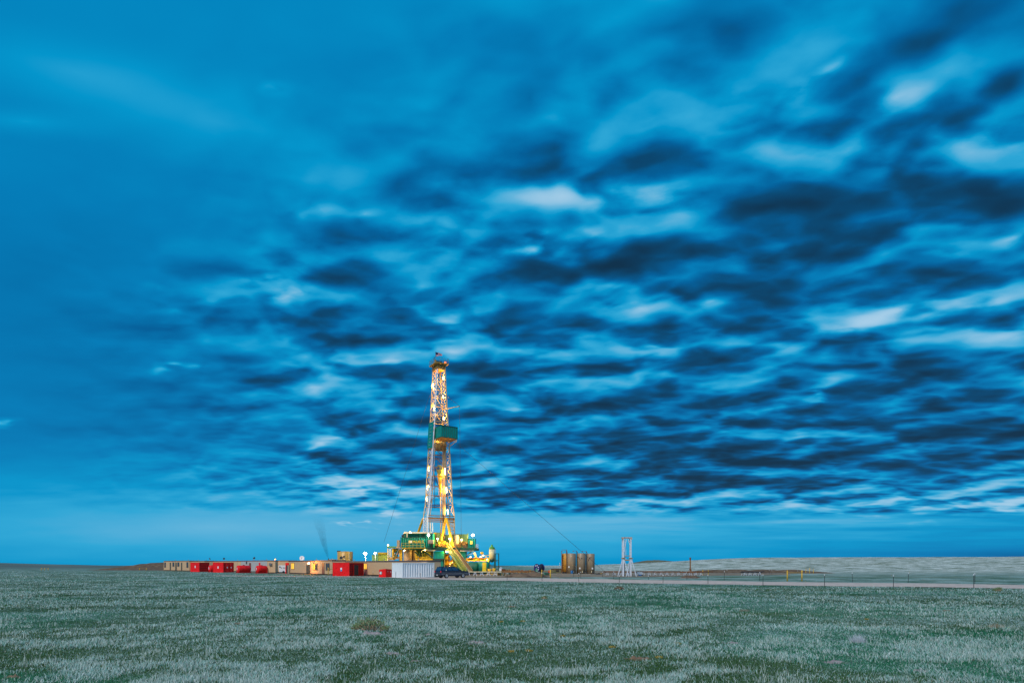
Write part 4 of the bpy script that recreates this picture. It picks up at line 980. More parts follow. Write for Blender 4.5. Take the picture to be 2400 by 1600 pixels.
# -- substructure
m = MB(); BP(m, 941,1282.6,1117,1287.2,162.5,13); rp(m, 'rig_floor', DTEAL)
m = MB(); BP(m, 1017,1291,1039.4,1309,163.4,4); sb = rp(m, 'substructure_box', TEAL); m = MB(); BP(m, 1016.5,1308.9,1041,1311.4,163.2,4.2); rp(m, 'base_flange', BLACK, sb)
m = MB(); BP(m, 1018,1311.4,1038,1344,163.6,4); rp(m, 'substructure_box', TEAL)
m = MB(); BP(m, 1038.6,1311.4,1041,1344,163.7,3.5); BP(m, 1039.4,1287.4,1041.6,1309,163.7,3.5); rp(m, 'column', DTEAL)
m = MB(); BP(m, 1072,1287.3,1092,1311.5,163.4,4); rp(m, 'substructure_box', TEAL); m = MB(); BP(m, 1074,1311.6,1096,1314.5,163,4.4); rp(m, 'base_flange', DTEAL)
m = MB(); BP(m, 1072,1314.6,1092,1343,164,4); rp(m, 'substructure_box', TEAL)
m = MB(); m.bar(at(989.5,1286.5,163), at(1014,1307,163), .42, .3); m.bar(at(972,1292,163), at(983.5,1303.5,163), .3, .25); m.bar(at(1105.5,1291,163), at(1091,1306,163), .3, .25); rp(m, 'diagonal_brace', DTEAL)
m = MB(); BP(m, 985,1286.8,988.5,1303,163.6,.4); BP(m, 1009,1287.3,1014,1312,165,.5); rp(m, 'column', BLACK)
m = MB(); m.tube(at(1001,1289.3,163.2), at(1019.5,1289,163.2), .16, n=10); m.tube(at(1078,1290,163), at(1110.5,1290.3,163), .19, n=10); rp(m, 'floor_pipe', WHT)
m = MB(); BP(m, 975,1289,1016,1316,168.6,.2); BP(m, 1056,1312,1072,1344,168.8,.2); rp(m, 'under_floor_sheet', YGRN)
m = MB(); m.tube(at(990.5,1289,167.6), at(990.5,1306,167.6), .42, n=12); m.tube(at(982,1289,168), at(984,1306,168), .3, n=12); rp(m, 'mud_pipe', DTEAL)
m = MB(); BP(m, 974,1303.5,1010,1305.4,163.2,.3); BP(m, 974,1308,1014,1311.5,163.2,3)
for p_ in (974.5,979,990,1002,1009): BP(m, p_,1299,p_+.9,1308,163.25,.1)
BP(m, 974,1299,1010,1299.6,163.2,.1)
for p_ in range(976,1009,3): BP(m, p_,1305.3,p_+1.6,1308.2,163.35,.1)
rp(m, 'walkway', YEL)
m = MB(); BP(m, 999,1311.6,1016.9,1330,164.2,3); rp(m, 'yellow_tank', YEL)
# yellow columns and ladder tower left of the cabins
m = MB(); BP(m, 935.6,1286,942.2,1330,165,1.2); rp(m, 'column', YEL)
# -- left cabin with the sign
LD = 162.2
m = MB(); x0, x1, z0, z1 = gx(938.9,LD), gx(996,LD), hz(1282.4,LD), hz(1259.6,LD); m.box(x0, x1, LD+.06, LD+3.0, z0, z1); dg = rp(m, 'dog_house', TEAL)
m = MB(); m.corr((x0, LD+.06, z0), (1,0,0), (0,-1,0), x1-x0, z1-z0, .42, .07); rp(m, 'ribbed_sheet', TEAL, dg)
m = MB(); m.box(x0-.1, x1+.05, LD-.05, LD+3.05, z1, z1+.12); rp(m, 'roof', DTEAL, dg)
m = MB(); x2, x3, z3 = gx(996.1,LD), gx(1015.8,LD), hz(1249.4,LD); m.box(x2, x3, LD+.3, LD+3, z0-.1, z3); m.corr((x2, LD+.3, z0), (1,0,0), (0,-1,0), x3-x2, z3-z0, .5, .06); rp(m, 'tall_cabin', TEAL)
m = MB(); UD = 164.8; BP(m, 945.4,1249.9,996,1260,UD,2.4); up = rp(m, 'upper_cabin', TEAL)
m = MB()
for i in range(12): x = gx(961+i*2.9, UD); m.box(x, x+.06, UD-.05, UD+.02, hz(1259,UD), hz(1251,UD))
rp(m, 'locker_ribs', DTEAL, up)
m = MB(); m.hexa([(gx(945,UD-1),UD-1.2,hz(1249.9,UD)),(gx(1012,UD-1),UD-1.2,hz(1249.3,UD)),(gx(1012,UD),UD+3,hz(1249.3,UD)),(gx(945,UD),UD+3,hz(1249.9,UD)),
    (gx(948,UD-1),UD-.9,hz(1245.6,UD)),(gx(1012,UD-1),UD-.9,hz(1247.4,UD)),(gx(1012,UD),UD+2.5,hz(1247.4,UD)),(gx(948,UD),UD+2.5,hz(1245.6,UD))]); rp(m, 'canopy', mat('cream_roof', (.8,.68,.42), .5))
m = MB(); BP(m, 952.6,1250,955.4,1260,163.6,.25); rp(m, 'canopy_post', mat('cream_roof', (.8,.68,.42), .5))
m = MB(); m.tube(at(960.5,1252,164), at(961,1245,164), .05, n=6).ball(at(961.3,1244.6,164), .18, 8, 6); rp(m, 'vent_pipe', RUST)
m = MB(); m.box(x0+.3, x0+.9, LD+.5, LD+1.2, z1+.12, z1+.45); m.tube((x0+.2,LD+.3,z1+.4), (x0+.9,LD+.3,z1+.9), .18, n=8); rp(m, 'roof_winch', BLACK)
m = MB(); BP(m, 957.8,1265.9,962.4,1271.8,LD-.10,.06); sg = rp(m, 'sign', SIGNY); m = MB(); BP(m, 962.4,1265.9,965.0,1271.8,LD-.11,.07); rp(m, 'sign', SIGNW, sg)
tx = text('DRLG RIG 12', .66, LETY, rig, at(965.6,1270.4,LD-.12)-O, (math.radians(90),0,0), .02, 'lettering', 1.0)
wtx = tx.dimensions.x if tx.dimensions.x > 0 else max(v.co.x for v in tx.data.vertices)
tx.scale = ((gx(992.6,LD)-gx(965.6,LD))/max(v.co.x for v in tx.data.vertices), 1.0, 1)
def railing(name, p, q, h, nposts, material, parent=None, th=.06):
    m = MB(); p, q = Vector(p), Vector(q)
    for i in range(nposts): a = p.lerp(q, i/(nposts-1)); m.bar(a, a+Vector((0,0,h)), th)
    for k in (.5, 1.0): m.bar(p+Vector((0,0,h*k)), q+Vector((0,0,h*k)), th)
    return rp(m, name, material, parent)
railing('railing', at(941,1282.5,LD-.9), at(995,1282.5,LD-.9), 1.08, 7, YEL)
m = MB(); m.box(gx(941,LD-1), gx(996,LD-1), LD-1, LD, hz(1284,LD), hz(1282.9,LD)); rp(m, 'balcony', YEL)
m = MB(); BP(m, 1003,1264.4,1015.6,1272.6,LD-1.0,.9); wbx = rp(m, 'basket', mat('basket_mesh', (.32,.25,.2), .6, var=.3)); m = MB(); BP(m, 1002.5,1272.4,1016,1273.4,LD-1.05,1.0); m.bar(at(1013.5,1274,LD-.5), at(1010,1281,LD), .1); rp(m, 'basket_frame', RUST, wbx)
# -- wind wall round the drill floor
WD = 171.5
m = MB()
for (pa, pb, ya, yb) in ((1016,1032,1247.2,1247.2),(1032,1062,1252.2,1252.4),(1062,1095.6,1252,1250)):
    a, b = at(pa,1283,WD), at(pb,1283,WD); z0_, z1_ = hz(1283,WD), hz((ya+yb)/2,WD); m.corr(a, b-a, (0,-1,0), (b-a).length, z1_-z0_, .55, .10)
rp(m, 'wind_wall', WALLG)
m = MB(); a, b = at(1095.6,1283,WD), at(1097.5,1283,166); m.corr(a, b-a, (-1,0,0), (b-a).length, hz(1250,WD)-a.z, .5, .08); rp(m, 'wind_wall', WALLG)
m = MB(); BP(m, 1017,1247,1023,1262,166.6,.12); rp(m, 'wind_wall', YEL)
m = MB(); BP(m, 1021,1251,1022.5,1268,166.5,.1); rp(m, 'wall_post', MASTD)
# machinery on the floor
def jumble(m, px0, py0, px1, py1, D, n, sd, dep=2.0):
    rg = random.Random(sd)
    for i in range(n):
        px, py, d = rg.uniform(px0, px1), rg.uniform(py0, py1), D+rg.uniform(0, dep); c = at(px, py, d); k = rg.random()
        if k < .35: s_ = rg.uniform(.15, .5); m.box(c.x-s_, c.x+s_, c.y-s_, c.y+s_, c.z-s_*.6, c.z+s_*.6)
        elif k < .6: r_ = rg.uniform(.12, .35); m.tube(c+Vector((-r_*1.5,0,0)), c+Vector((r_*1.5,0,0)), r_, n=12)
        elif k < .8: r_ = rg.uniform(.2, .42); m.tube(c-Vector((0,.15,0)), c+Vector((0,.15,0)), r_, n=14)
        else: q = at(rg.uniform(px0, px1), rg.uniform(py0, py1), d); m.tube(c, q, rg.uniform(.05,.10), n=6)
    return m
rp(jumble(MB(), 1022,1270,1048,1281,164.2,26,3), 'floor_machinery', mat('rust_orange_iron', (.42,.20,.04), .6, var=.4, scale=3, stain=(.1,.05,.02), stain_amt=.5))
rp(jumble(MB(), 1076,1271,1095,1281,164.2,16,5), 'floor_machinery', mat('rust_orange_iron', (.42,.20,.04), .6))
m = MB(); c = at(1090,1280.3,163.6); m.tube(c-Vector((0,.25,0)), c+Vector((0,.25,0)), .5, n=18).tube(c-Vector((0,.3,0)), c+Vector((0,.3,0)), .2, n=12); rp(m, 'winch_drum', MASTD)
m = MB(); m.lathe([(.5,0),(.5,2.6),(.45,3.0),(.1,3.05)], at(1071,1282,166), 14).lathe([(.4,0),(.4,1.9),(.3,2.1)], at(1077,1282,167), 12); rp(m, 'pressure_vessel', mat('cream_roof', (.8,.68,.42), .5))
m = MB(); m.box(*(lambda c: (c.x-.6,c.x+.6,c.y-.4,c.y+.4,c.z,c.z+1.6))(at(1038,1282,165.3))); m.tube(at(1030,1279,164.4), at(1030,1268,164.4), .3, n=12); rp(m, 'floor_machinery', YEL)
m = MB()
rg = random.Random(8)
for i in range(9):
    px = 1036+i*.9+rg.uniform(-.2,.2); m.tube(at(px,1282,167.5+.2*(i % 3)), at(px+1.2,1042,169+.1*(i % 3)), .05, n=6)
rp(m, 'racked_pipe', MASTP)
# -- right cabin
CD = 163.2
m = MB(); BP(m, 1095.8,1261.6,1114,1285.3,CD+.08,2.6); cb = rp(m, 'driller_cabin', TEAL)
m = MB(); m.corr((gx(1095.8,CD), CD+.08, hz(1285.3,CD)), (1,0,0), (0,-1,0), gx(1114,CD)-gx(1095.8,CD), hz(1261.6,CD)-hz(1285.3,CD), .45, .06); rp(m, 'ribbed_sheet', TEAL, cb)
m = MB(); BP(m, 1102,1267,1107,1274.2,CD-.08,.05); rp(m, 'window', LITW, cb)
m = MB(); BP(m, 1094.5,1285.4,1120.5,1287.2,CD-.3,3.2); rp(m, 'cabin_deck', DTEAL)
m = MB(); 
for px in (1114.8,1119.8): BP(m, px,1275.6,px+.7,1285.4,CD-.2,.08)
for py in (1275.2,1280,1284.6): BP(m, 1114.8,py,1120.5,py+.7,CD-.2,.08)
rp(m, 'railing', YEL)
# big lamps
def bigside(px, py, D, watts, col, gl, r, base_py, name='flood_lamp', bx=None, poff=(0,-.8,0)):
    bx = px if bx is None else bx
    m = MB(); m.tube(at(bx, base_py, D), at(px, py, D)+Vector((0,0,-.1)), .05, n=6); c = at(px, py, D); m.box(c.x-.22,c.x+.22,c.y+.02,c.y+.24,c.z-.18,c.z+.20); h = rp(m, name, GREY)
    m = MB(); m.ball((c.x, c.y-.05, c.z), r, 14, 10); rp(m, 'bulb', gl, h); point((c.x-O.x, c.y-.05-r-.03-O.y, c.z-O.z), watts, col, rig, r*.8)
bigside(1004.3,1253.2,161.4,612,WHITEY,G_WHITE,.26,1262)
bigside(1108.4,1253.4,162.4,748,WHITEY,G_WHITE,.26,1262)
bigside(1026,1262,163.2,1156,WARM,G_TUBE,.16,1270)
bigside(1054,1262,165.0,1496,WARM,G_TUBE,.16,1280)
bigside(1082,1264,165.0,1020,WARM,G_TUBE,.16,1280)
bigside(962,1247,161.9,476,WARM,G_TUBE,.14,1251, poff=(0,.0,.9))
# lamps under the floor
for px, py, D, w_ in ((948,1290,161.5,350),(996,1290,165.2,650),(1046,1292,163.2,550),(1062,1318,166.5,400),(1028,1286,150,0)):
    if w_:
        m = MB(); c = at(px, py, D); m.box(c.x-.15,c.x+.15,c.y-.1,c.y+.1,c.z+.05,c.z+.2); h = rp(m, 'under_floor_lamp', GREY); m = MB(); m.ball(c, .09, 8, 6); rp(m, 'bulb', G_TUBE, h); point(c-O+Vector((0,-.14,-.02)), w_, WARM, rig, .07)

# -- travelling block hanging in the mast
tb = empty('travelling_block', at(1030,1100,168)); tag(tb, 'yellow travelling block with hook hanging in the middle of the mast', 'hoist block'); OT = tb.location
m = MB(); c = at(1030,1099,168)-OT; m.prism([(-.75,.5),(-.35,1.05),(.45,1.05),(.75,.4),(.55,-.9),(.25,-1.15),(-.35,-1.1),(-.6,-.7)], -.4, .4); m.build('block', mat('block_paint', (.62,.42,.05), .5, stain=(.1,.12,.15), stain_amt=.5), tb)
MB().tube((-.3,-.42,.25),(-.3,-.5,.25),.36,n=16).build('sheave_cover', mat('blue_steel',(.08,.14,.22),.5), tb)
MB().tube((.05,0,-1.1),(.1,0,-2.0),.42,.50,12).tube((.1,0,-2.0),(.22,0,-4.6),.50,.26,12).tube((.22,0,-4.6),(.26,0,-6.6),.24,.20,12).build('swivel', YEL, tb)
MB().path([(-.45,-.1,-1.0),(-.15,-.1,-3.6),(-.1,-.1,-6.4)], .07).build('bail', YEL, tb)
m = MB()
for x in (-.45,-.15,.15,.45): m.tube((x,0,1.0), (x*.6-.1,0,hz(872,168)-OT.z), .035, n=5)
m.build('hoist_line', BLACK, tb)
kl = MB().tube((.27,0,-6.6),(.3,0,hz(1276,168)-OT.z), .11, n=8).build('drill_string', MASTP, tb)
MB().path([(-.2,-.3,-4.0),(-1.4,-.4,-1.2),(-1.9,-.4,-2.4),(-1.7,-.3,-6.0),(-2.1,-.3,-8.2)], .10).path([(-1.3,.3,1.2),(-1.25,.3,-9.5)], .05).build('mud_hose', BLACK, tb)

# -- stair and pipe slide down to the catwalk
T0, B0_ = (1044.2,1279.5,164.2), (1088,1340.2,150)
def strip(pxa, pxb, ya, yb, Da, Db, px2a, px2b, y2, D2, dz, material, name, parent=None, dz0=0.0):
    pass
st = empty('stairway', at(1092,1340,150)); tag(st, 'long yellow-green open stairway slanting down beside the brown pipe slide', 'stairs'); OS = st.location
sl = empty('pipe_slide', at(1101,1340,150)); tag(sl, 'brown steel pipe slide running from the rig floor down to the catwalk', 'slide'); OSL = sl.location
def P3(px, py, D, o): return at(px, py, D)-o
# stair: two stringers, treads, handrails
a0, a1 = P3(1046,1283.5,164.6,OS), P3(1085.5,1340,141,OS); b0, b1 = P3(1051,1282.5,165.2,OS), P3(1092,1340,141.6,OS)
MB().bar(a0, a1, .12, .42).build('stringer', YGRN, st); MB().bar(b0, b1, .12, .42).build('stringer', YGRN, st)
m = MB()
for i in range(34): t = (i+.5)/34; m.bar(a0.lerp(a1,t)+Vector((0,0,.05)), b0.lerp(b1,t)+Vector((0,0,.05)), .26, .05)
m.build('treads', DTEAL, st)
for p, q in ((a0,a1),(b0,b1)):
    m = MB(); m.bar(p+Vector((0,0,1.05)), q+Vector((0,0,1.05)), .07); m.bar(p+Vector((0,0,.55)), q+Vector((0,0,.55)), .05)
    for i in range(12): c = p.lerp(q, i/11); m.bar(c, c+Vector((0,0,1.05)), .06)
    m.build('handrail', YGRN if p is a0 else YEL, st)
PGRN = mat('pale_green_paint', (.30,.55,.22), .5, stain=(.1,.2,.08), stain_amt=.4)
l0, l1 = P3(1053,1280,165.4,OSL), P3(1094.5,1340,141.8,OSL); r0, r1 = P3(1062,1279.5,166.2,OSL), P3(1107.5,1340,142.4,OSL)
MB().hexa([l1,r1,r0,l0]+[v+Vector((0,0,.10)) for v in (l1,r1,r0,l0)]).build('slide_bed', mat('worn_brown_steel', (.34,.19,.07), .55, var=.3, scale=2, stain=(.2,.12,.06), stain_amt=.5, streak=True), sl)
MB().bar(l0+Vector((0,0,.25)), l1+Vector((0,0,.25)), .12, .85).build('side_rail', PGRN, sl); MB().bar(r0+Vector((0,0,.2)), r1+Vector((0,0,.2)), .12, .55).build('side_rail', mat('worn_brown_steel', (.34,.19,.07), .55), sl)
m = MB()
for t in (.25, .5, .75, .92):
    for p, q in ((l0,l1),(r0,r1)): c = p.lerp(q, t); m.bar(c, Vector((c.x, c.y, -OSL.z)), .12)
m.build('support', DTEAL, sl)
# -- blowout preventer under the floor
bp_ = empty('blowout_preventer', at(1048,1344,166.5)); bp_.location.z = 0; tag(bp_, 'orange and yellow blowout preventer stack glowing under the rig floor', 'valve stack'); OB = bp_.location
ORI = mat('rust_orange_iron', (.42,.20,.04), .6)
def LB(px, py, D=166.5): return at(px, py, D)-OB
zz0 = LB(1048,1292).z
MB().lathe([(.35,0),(.35,.8),(.7,.85),(.7,1.5),(.4,1.6),(.4,2.0),(.85,2.05),(.85,2.35),(.55,2.4),(.55,3.3),(.8,3.4),(.8,3.9),(.45,4.3),(.45,4.9)], (0,0,0), 16).build('stack_body', YEL, bp_)
m = MB()
for z in (1.2, 2.9): m.tube((-1.25,0,z),(1.25,0,z), .30, n=12)
m.build('rams', ORI, bp_)
m = MB()
for s_ in (-1.3, -.45, .45, 1.3): m.box(s_-.09, s_+.09, -.9, -.72, 0, zz0)
for z in (1.0, 2.1, 3.4, 4.6): m.box(-1.4, 1.4, -.88, -.74, z-.09, z+.09)
m.build('guard_frame', MASTD, bp_)
m = MB(); m.box(-1.25,-.95,-.7,.3,2.3,4.8); m.path([(1.0,-.2,3.0),(1.5,-.3,3.6),(1.2,-.3,4.6),(.3,-.2,4.8)], .12).path([(-.6,-.5,1.2),(-1.3,-.6,1.9),(-.9,-.6,2.6)], .10); m.build('pipework', YEL, bp_)
# ---------------------------------------------------------------- plant left of the rig
def upright_tank(px0, px1, ytop, D, material, label, group=None, bands=(), ladder=None, zbase=0.0, name='storage_tank', dome=0.15):
    cx = gx((px0+px1)/2, D); R = (gx(px1, D)-gx(px0, D))/2; H = hz(ytop, D)-zbase; root = empty(name, (cx, D+R, zbase)); tag(root, label, 'tank', group)
    MB().lathe([(R,0),(R,H),(R*.98,H+.02),(R*.5,H+dome*.6),(.05,H+dome)], n=36).build('shell', material, root)
    for z in bands: MB().lathe([(R+.012,z*H-.03),(R+.025,z*H-.02),(R+.025,z*H+.02),(R+.012,z*H+.03)], n=36).build('seam_band', material, root)
    return root, R, H
tt, R, H = upright_tank(786.5,822.5,1292.0,172,mat('gold_lit_tan_steel',(.66,.38,.07),.4,var=.2,streak=True,stain=(.3,.2,.08),stain_amt=.4,spec=.6),'wide gold-lit steel tank rising behind the big red container', bands=(.6,))  # flood lamp's gold light is painted into the tan steel
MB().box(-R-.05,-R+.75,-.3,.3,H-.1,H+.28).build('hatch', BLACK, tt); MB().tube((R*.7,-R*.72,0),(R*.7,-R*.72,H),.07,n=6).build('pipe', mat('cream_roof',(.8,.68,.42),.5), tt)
a_, R, H = upright_tank(944.2,963.6,1287.2,164,TANKB,'rust-brown round tank under the left rig cabin, nearer of two','round tanks under the rig cabin',bands=(.85,.4,.75))
a_, R, H = upright_tank(964,974.6,1289.5,166.2,mat('grey_brown_tank',(.22,.18,.14),.5,streak=True),'dark grey-brown round tank under the left rig cabin, partly hidden','round tanks under the rig cabin',bands=(.5,))

MD = 166.0
def pitbox(px0, px1, ytop, material, label, D=MD, dep=2.6, ribs=6):
    x0, x1, H = gx(px0, D), gx(px1, D), hz(ytop, D); root = empty('mud_tank', (x0, D, 0)); tag(root, label, 'mud tank', 'steel mud tanks behind the long cabin'); w = x1-x0
    MB().box(0, w, .02, dep, .2, H).build('body', material, root); m = MB()
    for i in range(ribs+1): x = w*i/ribs; m.box(x-.05, x+.05, 0.015, -.07, .2, H)
    m.box(-.05, w+.05, -.10, dep+.1, H, H+.10); m.build('ribs', material, root); MB().box(0, w, .1, dep-.1, 0, .2).build('skid', BLACK, root); return root, w, H
pitbox(872.4,886.5,1300.5,mat('pale_green_paint',(.30,.55,.22),.5),'pale green ribbed mud tank under the bright flood lamps')
r_, w_, H_ = pitbox(887,908.6,1300.2,YGRN,'yellow-green ribbed mud tank left of the white ladder tower')
m = MB(); z = H_+.4; m.tube((-.3,.6,z),(w_,.6,z),.28,n=12); m.build('mud_line', YEL, r_)
MB().box(w_*.15,w_*.5,.5,1.4,H_+.1,H_+.55).build('agitator', RUST, r_)
def plain_lamp(px, py, base, D, watts, col, gl, r, label, cat='lamp', name='lamp_post', off=-.6):
    root = empty(name, (gx(px, D), D, 0)); tag(root, label, cat, 'lamp posts of the drill site'); h = hz(py, D)
    MB().tube((0,.15,hz(base, D)),(0,.15,h+.1),.06,.05,n=8).build('pole', GREY, root)
    MB().box(-.22,.22,.0,.28,h-.06,h+.26).build('lamp_housing', GREY, root); MB().ball((0,-.06,h), r, 14, 10).build('bulb', gl, root)
    if watts: point((0, -.06-r-.03, h), watts, col, root, r*.8)
    return root
plain_lamp(856.3,1296.8,1344,158,3200,WHITEY,G_WHITE,.32,'very bright yellow-white flood lamp on a pole above the long cabin')
plain_lamp(879,1295.8,1344,162,700,WHITEY,G_WHITE,.20,'smaller white flood lamp on a pole beside the mud tanks')
plain_lamp(909.7,1277,1279,165.6,30,WHITEY,G_DIM,.24,'dull round globe lamp on the green canopy at the ladder tower')
# ladder tower with green canopy
lt = empty('ladder_tower', (gx(907.5,165), 165, 0)); tag(lt, 'cream and yellow ladder tower with a green canopy left of the teal cabin', 'tower'); OL = lt.location
def LP(m, name, material): return m.build(name, material, lt, -OL)
CREAM = mat('cream_roof', (.8,.68,.42), .5)
m = MB()
for px in (907.6,915.4): BP(m, px,1283,px+1.2,1344,165,.2); BP(m, px,1283,px+1.2,1344,167,.2)
LP(m, 'leg', CREAM)
m = MB(); BP(m, 909.4,1285.5,910,1312,165.1,.1); BP(m, 913.6,1285.5,914.2,1312,165.1,.1)
for y in np.arange(1286, 1312, 1.7): BP(m, 910,y,913.6,y+.6,165.1,.1)
LP(m, 'ladder', CREAM)
m = MB(); BP(m, 906.8,1279.4,930,1282,164.6,3); BP(m, 906.8,1281.9,930,1282.8,164.8,.3); LP(m, 'canopy', mat('canopy_green', (.10,.26,.06), .5))
m = MB(); BP(m, 920.5,1284,929,1294,166,1.4); m.tube(at(920.8,1284,165.4), at(920.8,1312,165.4), .25, n=10).tube(at(923,1294,165.6), at(923,1312,165.6), .2, n=10); LP(m, 'shaker_box', YEL)
m = MB(); m.bar(at(933,1284,164.4), at(922.5,1309,163.4), .14, .3); m.bar(at(937,1286,165.4), at(928,1309,164.6), .14, .3); LP(m, 'stair_stringer', DTEAL)
m = MB()
for i in range(13): t = i/12; a, b = at(933,1285,164.4).lerp(at(922.5,1309,163.4), t), at(937,1287,165.4).lerp(at(928,1309,164.6), t); m.bar(a, b, .25, .05)
LP(m, 'stair_tread', YEL)
m = MB(); BP(m, 911,1308,935,1309.2,163.6,2.5); LP(jumble(m, 912,1304,934,1311,163.8,14,9), 'pump_skid', OCHRE)
m = MB(); BP(m, 930.2,1265,936.6,1280,164,.9); BP(m, 928.4,1280,938.6,1284,163.8,1.2); LP(m, 'duct', TANKB)
sm = empty('power_unit', (gx(770,165), 165, 0)); tag(sm, 'low generator roof with a smoking black exhaust peeking over the cabin roof', 'generator')
hh = hz(1310, 165); MB().box(.15, 1.35, 0, 2.4, .3, hh-.1).box(0.05,1.45,-.05,2.45,hh-.1,hh).build('housing', OCHRE, sm); MB().tube((-.12,.3,0.2),(-.12,.3,hz(1307.4,165)),.11,n=8).build('exhaust', BLACK, sm); MB().box(.2,1.3,.2,2.2,0,.3).build('skid', BLACK, sm)

# ---------------------------------------------------------------- smoke and vapour
def plume(name, pts, dens, col, label, absorb=True, drift=(0,0,0)):
    """closed tapered tube filled with a thinning volume"""
    root = pts[0][0]; m = MB(); n = 18; P = [(Vector(p)-Vector(root), r) for p, r in pts]
    for p, r in P:
        for i in range(n): t = 2*math.pi*i/n; m.v.append((p.x+r*math.cos(t), p.y+r*math.sin(t), p.z))
    for k in range(len(P)-1):
        for i in range(n): m.face((k*n+i, k*n+(i+1) % n, (k+1)*n+(i+1) % n, (k+1)*n+i), True)
    m.face([i for i in reversed(range(n))]); e = (len(P)-1)*n; m.face([e+i for i in range(n)])
    mt = bpy.data.materials.new(name+'_volume'); mt.use_nodes = True; nt = mt.node_tree; N = nt.nodes; L = nt.links
    for q in list(N): N.remove(q)
    o = N.new('ShaderNodeOutputMaterial'); v = N.new('ShaderNodeVolumePrincipled'); L.new(v.outputs[0], o.inputs['Volume'])
    v.inputs['Color'].default_value = (*col, 1); v.inputs['Anisotropy'].default_value = 0.2
    tc = N.new('ShaderNodeTexCoord'); sp = N.new('ShaderNodeSeparateXYZ'); L.new(tc.outputs['Object'], sp.inputs[0])
    H_ = P[-1][0].z
    # thinner with height and towards the rim of the plume
    mr = N.new('ShaderNodeMapRange'); L.new(sp.outputs[2], mr.inputs[0]); mr.inputs[1].default_value = 0; mr.inputs[2].default_value = H_; mr.inputs[3].default_value = 1; mr.inputs[4].default_value = 0.0
    pw = N.new('ShaderNodeMath'); pw.operation = 'POWER'; L.new(mr.outputs[0], pw.inputs[0]); pw.inputs[1].default_value = 2.2
    nz = N.new('ShaderNodeTexNoise'); nz.inputs['Scale'].default_value = 0.5; nz.inputs['Detail'].default_value = 3; L.new(tc.outputs['Object'], nz.inputs['Vector'])
    m1 = N.new('ShaderNodeMath'); m1.operation = 'MULTIPLY'; L.new(pw.outputs[0], m1.inputs[0]); L.new(nz.outputs[0], m1.inputs[1])
    m2 = N.new('ShaderNodeMath'); m2.operation = 'MULTIPLY'; L.new(m1.outputs[0], m2.inputs[0]); m2.inputs[1].default_value = dens; L.new(m2.outputs[0], v.inputs['Density'])
    ob = m.build(name, mt, None, root); tag(ob, label, 'smoke' if absorb else 'steam', kind='stuff'); return ob
SD = 165.3
plume('smoke', [(at(769.2,1306.5,SD),.16),(at(766.5,1298,SD),.38),(at(761.5,1280,SD),.62),(at(757,1262,SD),.85),(at(752,1240,SD),1.15),(at(746,1215,SD),1.5),(at(743,1195,SD),1.6)], 0.95, (.05,.06,.09), 'thin dark smoke plume rising from the exhaust behind the orange-lit cabin')

# ---------------------------------------------------------------- plant right of the rig
gt = empty('green_tank', (gx(1095.5,158), 158, 0)); tag(gt, 'dark teal round-cornered tank with one yellow panel right of the pipe slide', 'tank'); OG = gt.location
w = gx(1145.6,158)-gx(1095.5,158); H = hz(1315.5,158)
def rbox(m, x0, x1, y0, y1, z0, z1, r):
    pts = []
    for cx, cy, a0 in ((x1-r,y0+r,-90),(x1-r,y1-r,0),(x0+r,y1-r,90),(x0+r,y0+r,180)):
        for i in range(6): a = math.radians(a0+90*i/5); pts.append((cx+r*math.cos(a), cy+r*math.sin(a)))
    b = len(m.v); n = len(pts)
    for z in (z0, z1):
        for x, y in pts: m.v.append((x, y, z))
    m.face([b+i for i in reversed(range(n))]); m.face([b+n+i for i in range(n)])
    for i in range(n): m.face((b+i, b+(i+1) % n, b+n+(i+1) % n, b+n+i), True)
    return m
rbox(MB(), w*.5, w, 0, 3, .3, H, .9).build('body', TEAL, gt); rbox(MB(), 0, w*.495, .3, 3, .3, H-.1, .8).build('body', mat('deep_green_paint', (.01,.14,.09), .5, var=.3, streak=True), gt)
MB().box(w*.70, w*.88, -.03, .02, .55, H-.15).build('panel', mat('yellow_panel_paint', (.85,.62,.02), .5, stain=(.5,.5,.05), stain_amt=.5), gt)
MB().box(0, w, .2, 2.8, -.05, .3).build('skid', BLACK, gt)
for k, x in enumerate((.52,.62,.66,.93)): MB().box(w*x, w*x+.05, -.04, 0.0, .4, H*.6).build('seam', DTEAL, gt)
pf = empty('pump_platform', (gx(1094,161.5), 161.5, 0)); tag(pf, 'yellow-lit platform crowded with pipes above the teal tank right of the slide', 'platform'); OPF = pf.location
def PP(m, name, material): return m.build(name, material, pf, -OPF)
m = MB(); BP(m, 1094,1306.6,1152,1307.9,161.5,3.5); PP(m, 'rail', RUST)
m = MB(); BP(m, 1094,1312.6,1147,1314,161.6,3.4)
PP(jumble(m, 1096,1308,1146,1313,161.8,40,21), 'pump_pipework', mat('yellow_pipe_paint', (.72,.46,.04), .5, var=.3, stain=(.35,.12,.03), stain_amt=.3, scale=2.5))
m = MB(); BP(m, 1094,1308,1147,1312.6,164,.1); PP(m, 'back_sheet', YGRN)
m = MB()
for px in (1097,1110,1122,1134,1147): BP(m, px,1314,px+1,1344,162,.15)
PP(m, 'leg', YEL)
m = MB(); m.lathe([(.06,0),(.06,.9),(.36,1.0),(.42,1.2),(.30,1.45),(.05,1.5)], at(1129.5,1307,162.5), 14); PP(m, 'breather', YEL)
m = MB(); BP(m, 1138.2,1300,1139.4,1307,161.7,.1); BP(m, 1138.2,1300,1147,1301,161.7,.1); BP(m, 1146,1301,1147,1307,161.7,.1); PP(m, 'railing', YEL)
m = MB(); m.tube(at(1094,1300,161.9), at(1112,1295.4,161.9), .04, n=6); m.tube(at(1112,1295.4,161.9), at(1116,1306,162.4), .32, .2, 10).ball(at(1112.3,1295.8,162),.30,10,6); PP(m, 'shaker_arm', CREAM)
